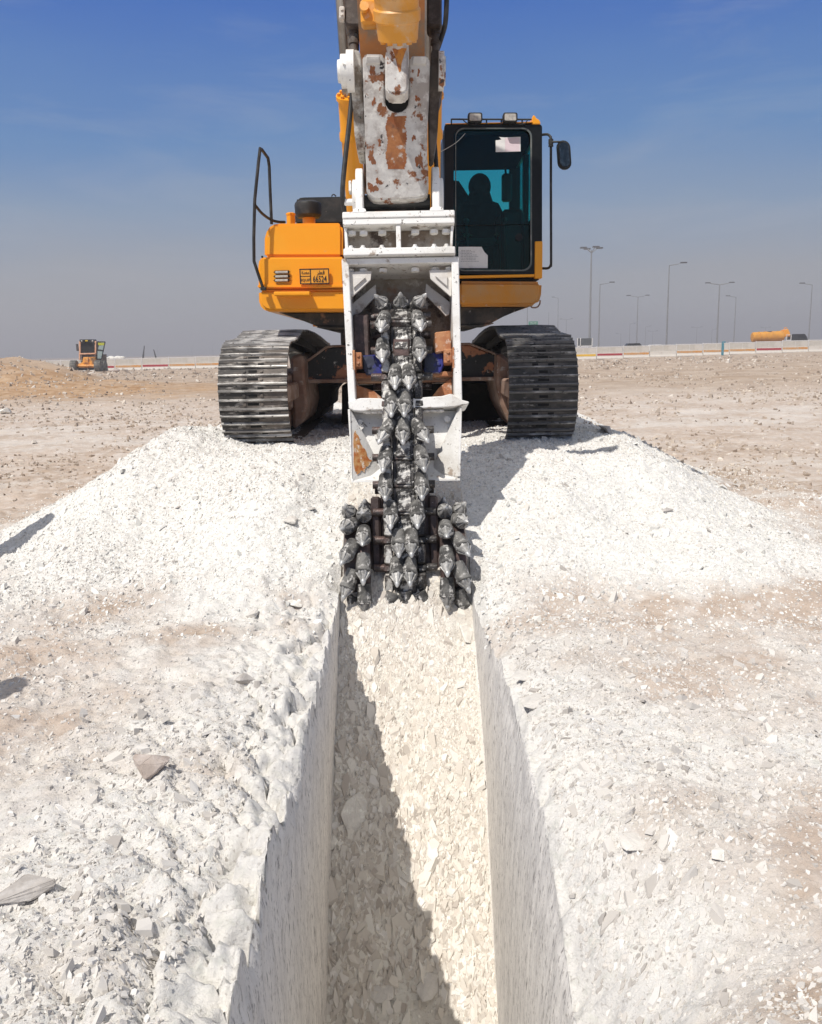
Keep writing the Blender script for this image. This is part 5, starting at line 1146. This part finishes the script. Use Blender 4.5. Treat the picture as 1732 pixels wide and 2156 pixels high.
# dark board, green sign, car roof, blue post
T = thing('billboard', (at(1232, 728, 200).x, 200, -.4), 'blank dark board on legs at the foot of the tallest mast', 'board')
mb = MB(); a, b = at(1217, 728, 200), at(1247, 712, 200); mb.box((a.x, 199.9, a.z), (b.x, 200.1, b.z)); mb.build('panel', mat('dark_board', (.05, .055, .055)), T)
mb = MB(); 
for uu in (1217, 1223, 1247.5): c = at(uu, 711.5, 199.7); mb.box((c.x - .07, 199.6, -.5), (c.x + .07, 199.88, c.z))
mb.box((a.x, 199.6, a.z - .25), (b.x, 199.88, a.z - .01)); mb.build('frame', m_rail, T)
T = thing('road_sign', (at(1123, 700, 290).x, 290, -.4), 'green road sign with white lettering seen over the cab-side track', 'road sign')
m_green = mat('sign_green', (.0, .20, .11)); a, b = at(1113.5, 684, 290), at(1133, 676.5, 290)
mb = MB(); mb.box((a.x, 289.9, a.z), (b.x, 290.1, b.z), .03); p1_ = mb.build('sign_panel', m_green, T)
mb = MB()
for (u0, u1, v) in ((1116, 1122, 679), (1124, 1131, 679), (1117, 1130, 681.8)): a, b = at(u0, v + .35, 290), at(u1, v - .35, 290); mb.box((a.x, 289.82, a.z), (b.x, 289.88, b.z))
mb.build('sign_lettering', m_rail, p1_)
mb = MB(); a, b = at(1113.5, 690, 290), at(1133, 685, 290); mb.box((a.x, 289.9, a.z), (b.x, 290.1, b.z), .03); mb.build('lower_panel', mat('sign_teal', (.02, .16, .17)), T)
mb = MB(); 
for uu in (1116, 1131): c = at(uu, 690, 290); mb.cyl((c.x, 290.3, -.5), (c.x, 290.3, c.z + 1), .1, n=8)
mb.build('sign_post', m_pole, T)
T = thing('road_sign', (at(1105, 700, 280).x, 280, -.4), 'small white and blue road sign left of the green one', 'road sign')
mb = MB(); a, b = at(1098, 690, 280), at(1104, 686, 280); mb.box((a.x, 279.9, a.z), (b.x, 280.1, b.z)); mb.build('sign_panel', m_rail, T)
mb = MB(); a, b = at(1104.1, 690, 280), at(1112, 686, 280); mb.box((a.x, 279.9, a.z), (b.x, 280.1, b.z)); mb.build('sign_panel', mat('sign_blue', (.02, .04, .20)), T)
mb = MB(); c = at(1105, 690, 280); mb.cyl((c.x, 280.3, -.5), (c.x, 280.3, c.z + .3), .1, n=8); mb.build('sign_post', m_pole, T)
c = at(1336, 728, 160); T = thing('parked_car', (c.x, 160, c.z - 1.3), 'black car of which only the roof shows above the barriers', 'car')
def carbody(T, L, m_b, m_g):
    o = WO[T]; mb = MB(); P = [(-L / 2, .35), (-L / 2, .95), (-L * .42, 1.05), (-L * .30, 1.75), (L * .18, 1.78), (L * .32, 1.12), (L / 2, 1.0), (L / 2, .35)]
    mb.prism([o + Vector((x, -.85, z)) for x, z in P], (0, 1.7, 0), .06, 2); mb.build('body', m_b, T)
    mb = MB(); mb.prism([o + Vector((x, -.862, z)) for x, z in ((-L * .36, 1.15), (-L * .27, 1.62), (L * .15, 1.64), (L * .25, 1.15))], (0, .01, 0)); mb.build('window', m_g, T)
    for x in (-L * .32, L * .32):
        for y in (-.80, .80): mb = MB(); mb.cyl(o + Vector((x, y - .12, .34)), o + Vector((x, y + .12, .34)), .34); mb.build('wheel', m_rubber, T)
carbody(T, 4.4, m_black, m_hole)
c = at(1382, 728, 165); T = thing('parked_car', (c.x, 165, c.z - 1.55), 'white car barely visible behind the barriers right of the black one', 'car'); carbody(T, 4.2, m_rail, m_hole)
a = at(1521.5, 748, 131); b = at(1521.5, 719, 131); T = mb = MB(); mb.box((a.x - .13, 130.8, a.z), (a.x + .13, 131.2, b.z), .02); mb.box((a.x + .13, 130.9, b.z - .2), (a.x + .4, 131.1, b.z), .02)
o = mb.build('gate_post', mat('teal_paint', (.03, .22, .30), [((.2, .3, .33), 3, .5, .7)], .6)); tag(o, 'teal blue gate post standing in the line of barriers', 'post')

# water truck
TY = 152.0
B = lambda u, v, dy=0.0: at(u, v, TY) + Vector((0, dy, 0))
m_tank = mat('orange_tank_paint', (.66, .29, .015), [((.50, .22, .03), 1.2, .45, .65)], .5)
T = thing('water_truck', (at(1640, 740, TY).x, TY, at(1640, 740, TY).z), 'truck with a long orange-yellow water tank behind the barriers at right', 'truck')
m_tsh = m_tank
c0 = B(1583, 710.2); c1 = B(1650, 707.5); axs = (c1 - c0).normalized()
mb = MB(); Lr = (c1 - c0).length; R_ = .86
mb.lathe(c0, axs, [(0, .3), (.08, .72), (.22, R_), (Lr - .2, R_ * 1.08), (Lr - .05, .8), (Lr, .3)], 28); TK = mb.build('tank', m_tank, T)
mb = MB()
for f in (.22, .40, .60, .80): mb.lathe(c0 + axs * Lr * f, axs, [(0, R_ * 1.02), (0, R_ * 1.10), (.09, R_ * 1.10), (.09, R_ * 1.02)], 28)
mb.build('tank_band', m_tank, TK)
mb = MB(); mb.cyl(B(1620, 699.5), B(1620, 697.3), .45, n=14); mb.build('manhole', m_lum, TK)
mb = MB(); mb.prism([B(1648, 709, -.8), B(1648, 695, -.8), B(1656, 693, -.8), B(1660, 701, -.8), B(1660, 709, -.8)], (0, 1.6, 0), .05); mb.tube([B(1652, 694), B(1652, 690), B(1657, 690), B(1658, 694)], .06, 6); mb.build('pump_housing', m_yel, T)
mb = MB(); mb.prism([B(1662, 722, -.9), B(1662, 705, -.9), B(1668, 703.5, -.9), B(1691, 703, -.9), B(1696, 711, -.9), B(1698, 722, -.9)], (0, 1.9, 0), .08, 2); CBT = mb.build('truck_cab', m_black, T)
mb = MB(); mb.prism([B(1690.6, 711, -.94), B(1686, 705.5, -.94), B(1677, 705.5, -.94), B(1677, 711, -.94)], (0, .03, 0)); mb.build('window', m_hole, CBT)
mb = MB(); 
for (u0, v0, u1, v1) in ((1651, 718, 1653, 705), (1651, 706, 1662, 704.5), (1660, 718, 1662, 706), (1653, 717, 1660, 715.5)): a, b = B(u0, v0, -1.0), B(u1, v1, -.9); mb.box(a, b)
mb.build('ladder_frame', m_rail, T)
mb = MB(); mb.box(B(1583, 723, -.5), B(1698, 719, .6)); mb.build('chassis', m_lum, T)
for uu in (1594, 1606, 1688):
    for dy in (-.9, .9): c = B(uu, 730, dy); mb = MB(); mb.cyl(c - Vector((0, .15, 0)), c + Vector((0, .15, 0)), .5, n=18); mb.build('wheel', m_rubber, T)

# road grader, seen from the front
GY = 87.0
G = lambda u, v, d=0.0: at(u, v, GY + d)
m_gor = mat('sunlit_orange_paint', (.78, .34, .05), [((.45, .18, .05), 2.5, .5, .62), ((.72, .50, .30), 4, .58, .7)], .5)
m_tyre = mat('dusty_tyre', (.09, .09, .085), [((.20, .19, .17), 3, .45, .6)], .85)
T = thing('road_grader', (at(188, 782, GY).x, GY, at(188, 782, GY).z), 'orange road grader facing the camera with its cab door swung open', 'grader')
def wheel(T, u0, u1, v0, v1, d):
    a, b = G(u0, v1, d), G(u1, v0, d); cz = (a.z + b.z) / 2; r = (b.z - a.z) / 2; mb = MB()
    mb.lathe((a.x, a.y, cz), (1, 0, 0), [(0, r * .5), (0, r * .9), (.06, r), (b.x - a.x - .06, r), (b.x - a.x, r * .9), (b.x - a.x, r * .5)], 26)
    for k in range(20):
        t = k * math.pi / 10; c = Vector(((a.x + b.x) / 2, a.y + math.cos(t) * r, cz + math.sin(t) * r)); M = Matrix.Translation(c) @ Matrix.Rotation(t, 4, 'X')
        mb.box((-(b.x - a.x) * .48, -.02, -.05), ((b.x - a.x) * .48, .03, .05), 0, M)
    w = mb.build('wheel', m_tyre, T); mb = MB(); mb.lathe((a.x + .03, a.y, cz), (1, 0, 0), [(0, .02), (0, r * .5), (b.x - a.x - .06, r * .5), (b.x - a.x - .06, .02)], 18); mb.build('rim', m_gor, w)
wheel(T, 152, 162, 759, 782.5, 0); wheel(T, 203, 214, 758.5, 782, 0); wheel(T, 211, 223, 760, 781.5, 2.4); 
mb = MB(); mb.prism([G(u, v, 2.7) for u, v in ((171, 776), (171, 746), (203, 746), (203, 776))], (0, 3.2, 0), .05); mb.build('engine_body', m_hub, T)
mb = MB(); mb.prism([G(u, v) for u, v in ((175.5, 752), (186.5, 752), (187.5, 774), (166, 774), (165.5, 766), (174, 763))], (0, 2.2, 0), .04); mb.prism([G(u, v, .1) for u, v in ((187, 754), (190.5, 753), (200, 774), (188, 774))], (0, 1.2, 0), .03)
mb.tube([G(163, 770), G(204, 770)], .12, 8)
for uu in (177, 180, 183): mb.ball(G(uu, 763.5, -.05), .06, 5)
mb.build('front_frame', m_gor, T)
mb = MB(); mb.box(G(162, 780, .3), G(203, 773, 2.5), .03); mb.build('blade', m_lum, T)
mb = MB()
for (u0, u1) in ((166.5, 170), (200, 203)): mb.prism([G(u, v, 2.4) for u, v in ((u0, 758), (u0, 718), (u1, 718), (u1, 758))], (0, .16, 0), .02)
mb.box(G(168, 746.5, 2.3), G(203, 743, 2.6), .02); mb.build('cab_pillar', mat('pale_orange_pillar', (.66, .36, .22), [((.75, .55, .42), 3, .5, .7)], .6), T)
mb = MB(); mb.prism([G(u, v, 2.62) for u, v in ((169, 745), (169, 720), (203, 720), (203, 745))], (0, 1.5, 0), .03); mb.box(G(168, 719.8, 2.3), G(204, 714.8, 4.2), .04); GC = mb.build('cab', m_trim, T)
mb = MB(); mb.prism([G(u, v, 2.58) for u, v in ((171, 743), (171, 722), (200, 722), (200, 743))], (0, .03, 0)); mb.build('windshield', m_hole, GC)
mb = MB(); mb.box(G(180, 718.8, 2.25), G(185.5, 716, 2.29)); mb.build('amber_lamp', mat('amber_lens', (.62, .42, .02)), GC)
for uu in (171.5, 194.5): mb = MB(); mb.ball(G(uu + 1, 718, 2.25), .10, 6, (1, .5, .8)); mb.build('work_lamp', m_lens, GC)
mb = MB(); mb.box(G(161.5, 739, 2.3), G(165.5, 724, 2.5), .02); mb.build('mirror', m_lum, T)
mb = MB()
D4 = [(205, 719.6), (222, 720), (214.5, 756), (204.5, 756)]
for i in range(4): mb.tube([G(*D4[i], 2.3), G(*D4[(i + 1) % 4], 2.3)], .055, 6)
mb.tube([G(205, 736.5, 2.3), G(217.5, 738, 2.3)], .06, 6); DO = mb.build('cab_door', m_trim, T)
mb = MB(); mb.prism([G(u, v, 2.3) for u, v in ((205.5, 737.5), (217.3, 738.5), (213.8, 755), (205, 755))], (0, .01, 0)); mb.prism([G(u, v, 2.3) for u, v in ((209, 727.5), (219.5, 727.5), (217.8, 736.5), (207, 735.5))], (0, .01, 0)); mb.build('door_glass', mat('pale_door_glass', (.28, .36, .36), [], .2), DO)
mb = MB(); mb.prism([G(u, v, 2.28) for u, v in ((206.5, 721.5), (220.8, 721.7), (219.8, 727), (208, 727))], (0, .01, 0)); mb.build('sun_strip', mat('lime_strip', (.42, .44, .02)), DO)
mb = MB(); mb.prism([G(u, v, 2.2) for u, v in ((189, 752), (203, 747), (203, 768), (194, 768))], (0, .3, 0), .02); mb.build('side_panel', m_hub, T)
mb = MB(); mb.tube([G(169.5, 746, 1.5), G(169.5, 763, 1.5)], .03, 6); mb.tube([G(172, 747, 1.5), G(172.5, 760, 1.5)], .03, 6); mb.build('lift_cylinder', m_chrome, T)
mb = MB(); c = at(242, 780, 85); mb.lathe((c.x, c.y, c.z), (1, -.2, .05), [(-.6, .02), (-.5, .12), (.4, .16), (.6, .02)], 9); o = mb.build('log', r_br); tag(o, 'dark elongated lump lying on the ground right of the grader', 'lump')
tag(mb and o)

# two bystanders left of the frame whose shadows reach into the picture
def stand(x, y, rz, label, sc=1.0):
    P = [(0, 0, .95), (0, 0, 1.15), (0, -.01, 1.35), (0, 0, 1.46), (0, -.01, 1.55), (0, -.03, 1.66), (.19, 0, 1.40), (.25, .02, 1.12), (.24, -.08, .88), (.24, -.11, .80), (-.19, 0, 1.40), (-.25, .02, 1.12), (-.24, -.08, .88), (-.24, -.11, .80),
         (.10, 0, .88), (.12, -.02, .50), (.12, .02, .09), (.14, -.12, .04), (-.10, 0, .88), (-.12, -.02, .50), (-.12, .02, .09), (-.14, -.12, .04)]
    E = [(0, 1), (1, 2), (2, 3), (3, 4), (4, 5), (2, 6), (6, 7), (7, 8), (8, 9), (2, 10), (10, 11), (11, 12), (12, 13), (0, 14), (14, 15), (15, 16), (16, 17), (0, 18), (18, 19), (19, 20), (20, 21)]
    Rr = [(.15, .11), (.14, .10), (.17, .11), .06, .085, .095, .07, .052, .04, .035, .07, .052, .04, .035, .09, .065, .05, .045, .09, .065, .05, .045]
    z = float(ground_h(np.array([x]), np.array([y]))[0])
    o = person('person', (x, y, z), rz, P, E, Rr, m_cloth, label); o.scale = (sc, sc, sc)
    for s in (-1, 1):
        mb = MB()
        for k in range(4): mb.tube([(s * .24 - .03 + k * .02, -.11, .78), (s * .24 - .03 + k * .02, -.13, .73), (s * .24 - .028 + k * .018, -.12, .69 - (.012 if k in (1, 2) else 0))], [.010, .009, .008], 6)
        mb.tube([(s * .21, -.13, .80), (s * .205, -.165, .76)], [.011, .009], 6); mb.ball((s * .24, -.115, .80), .042, 6, (.9, .5, 1))
        me = mb.mesh('hand', m_skin); h = bpy.data.objects.new('hand', me); S.collection.objects.link(h); h.parent = o
    mb = MB(); mb.lathe((0, -.02, 1.66), (0, 0, 1), [(0, .145), (.02, .125), (.05, .12), (.10, .10), (.13, .04), (.132, .005)], 20); me = mb.mesh('hard_hat', m_rail); h = bpy.data.objects.new('hard_hat', me); S.collection.objects.link(h); h.parent = o
    mb = MB(); mb.ball((0, -.045, 1.60), .085, 8, (.85, .95, 1.2)); mb.ball((0, -.135, 1.59), .016, 5)
    for s in (-1, 1): mb.ball((s * .03, -.122, 1.625), .009, 4); mb.ball((s * .078, -.04, 1.60), .02, 4, (.5, 1, 1.4))
    me = mb.mesh('face', m_skin); h = bpy.data.objects.new('face', me); S.collection.objects.link(h); h.parent = o
    return o
stand(-2.70, 2.92, -1.9, 'bystander in a hard hat nearest the camera, left of the picture')
stand(-3.58, 5.95, -1.2, 'bystander in a hard hat on the spoil slope, left of the picture')

# ------------------------------------------------------------------ haze
mb = MB(); mb.box((-1600, -30, -4.5), (1600, 1600, 34)); ho = mb.build('haze', []); ho.data.materials.clear()
M = bpy.data.materials.new('haze'); M.use_nodes = True; nt = M.node_tree; nt.nodes.clear(); pv = NN(nt, 'ShaderNodeVolumePrincipled'); om = NN(nt, 'ShaderNodeOutputMaterial')
pv.inputs['Color'].default_value = (.86, .83, .84, 1); pv.inputs['Density'].default_value = .0016; pv.inputs['Anisotropy'].default_value = .2
nt.links.new(pv.outputs[0], om.inputs['Volume']); ho.data.materials.append(M); tag(ho, kind='stuff')
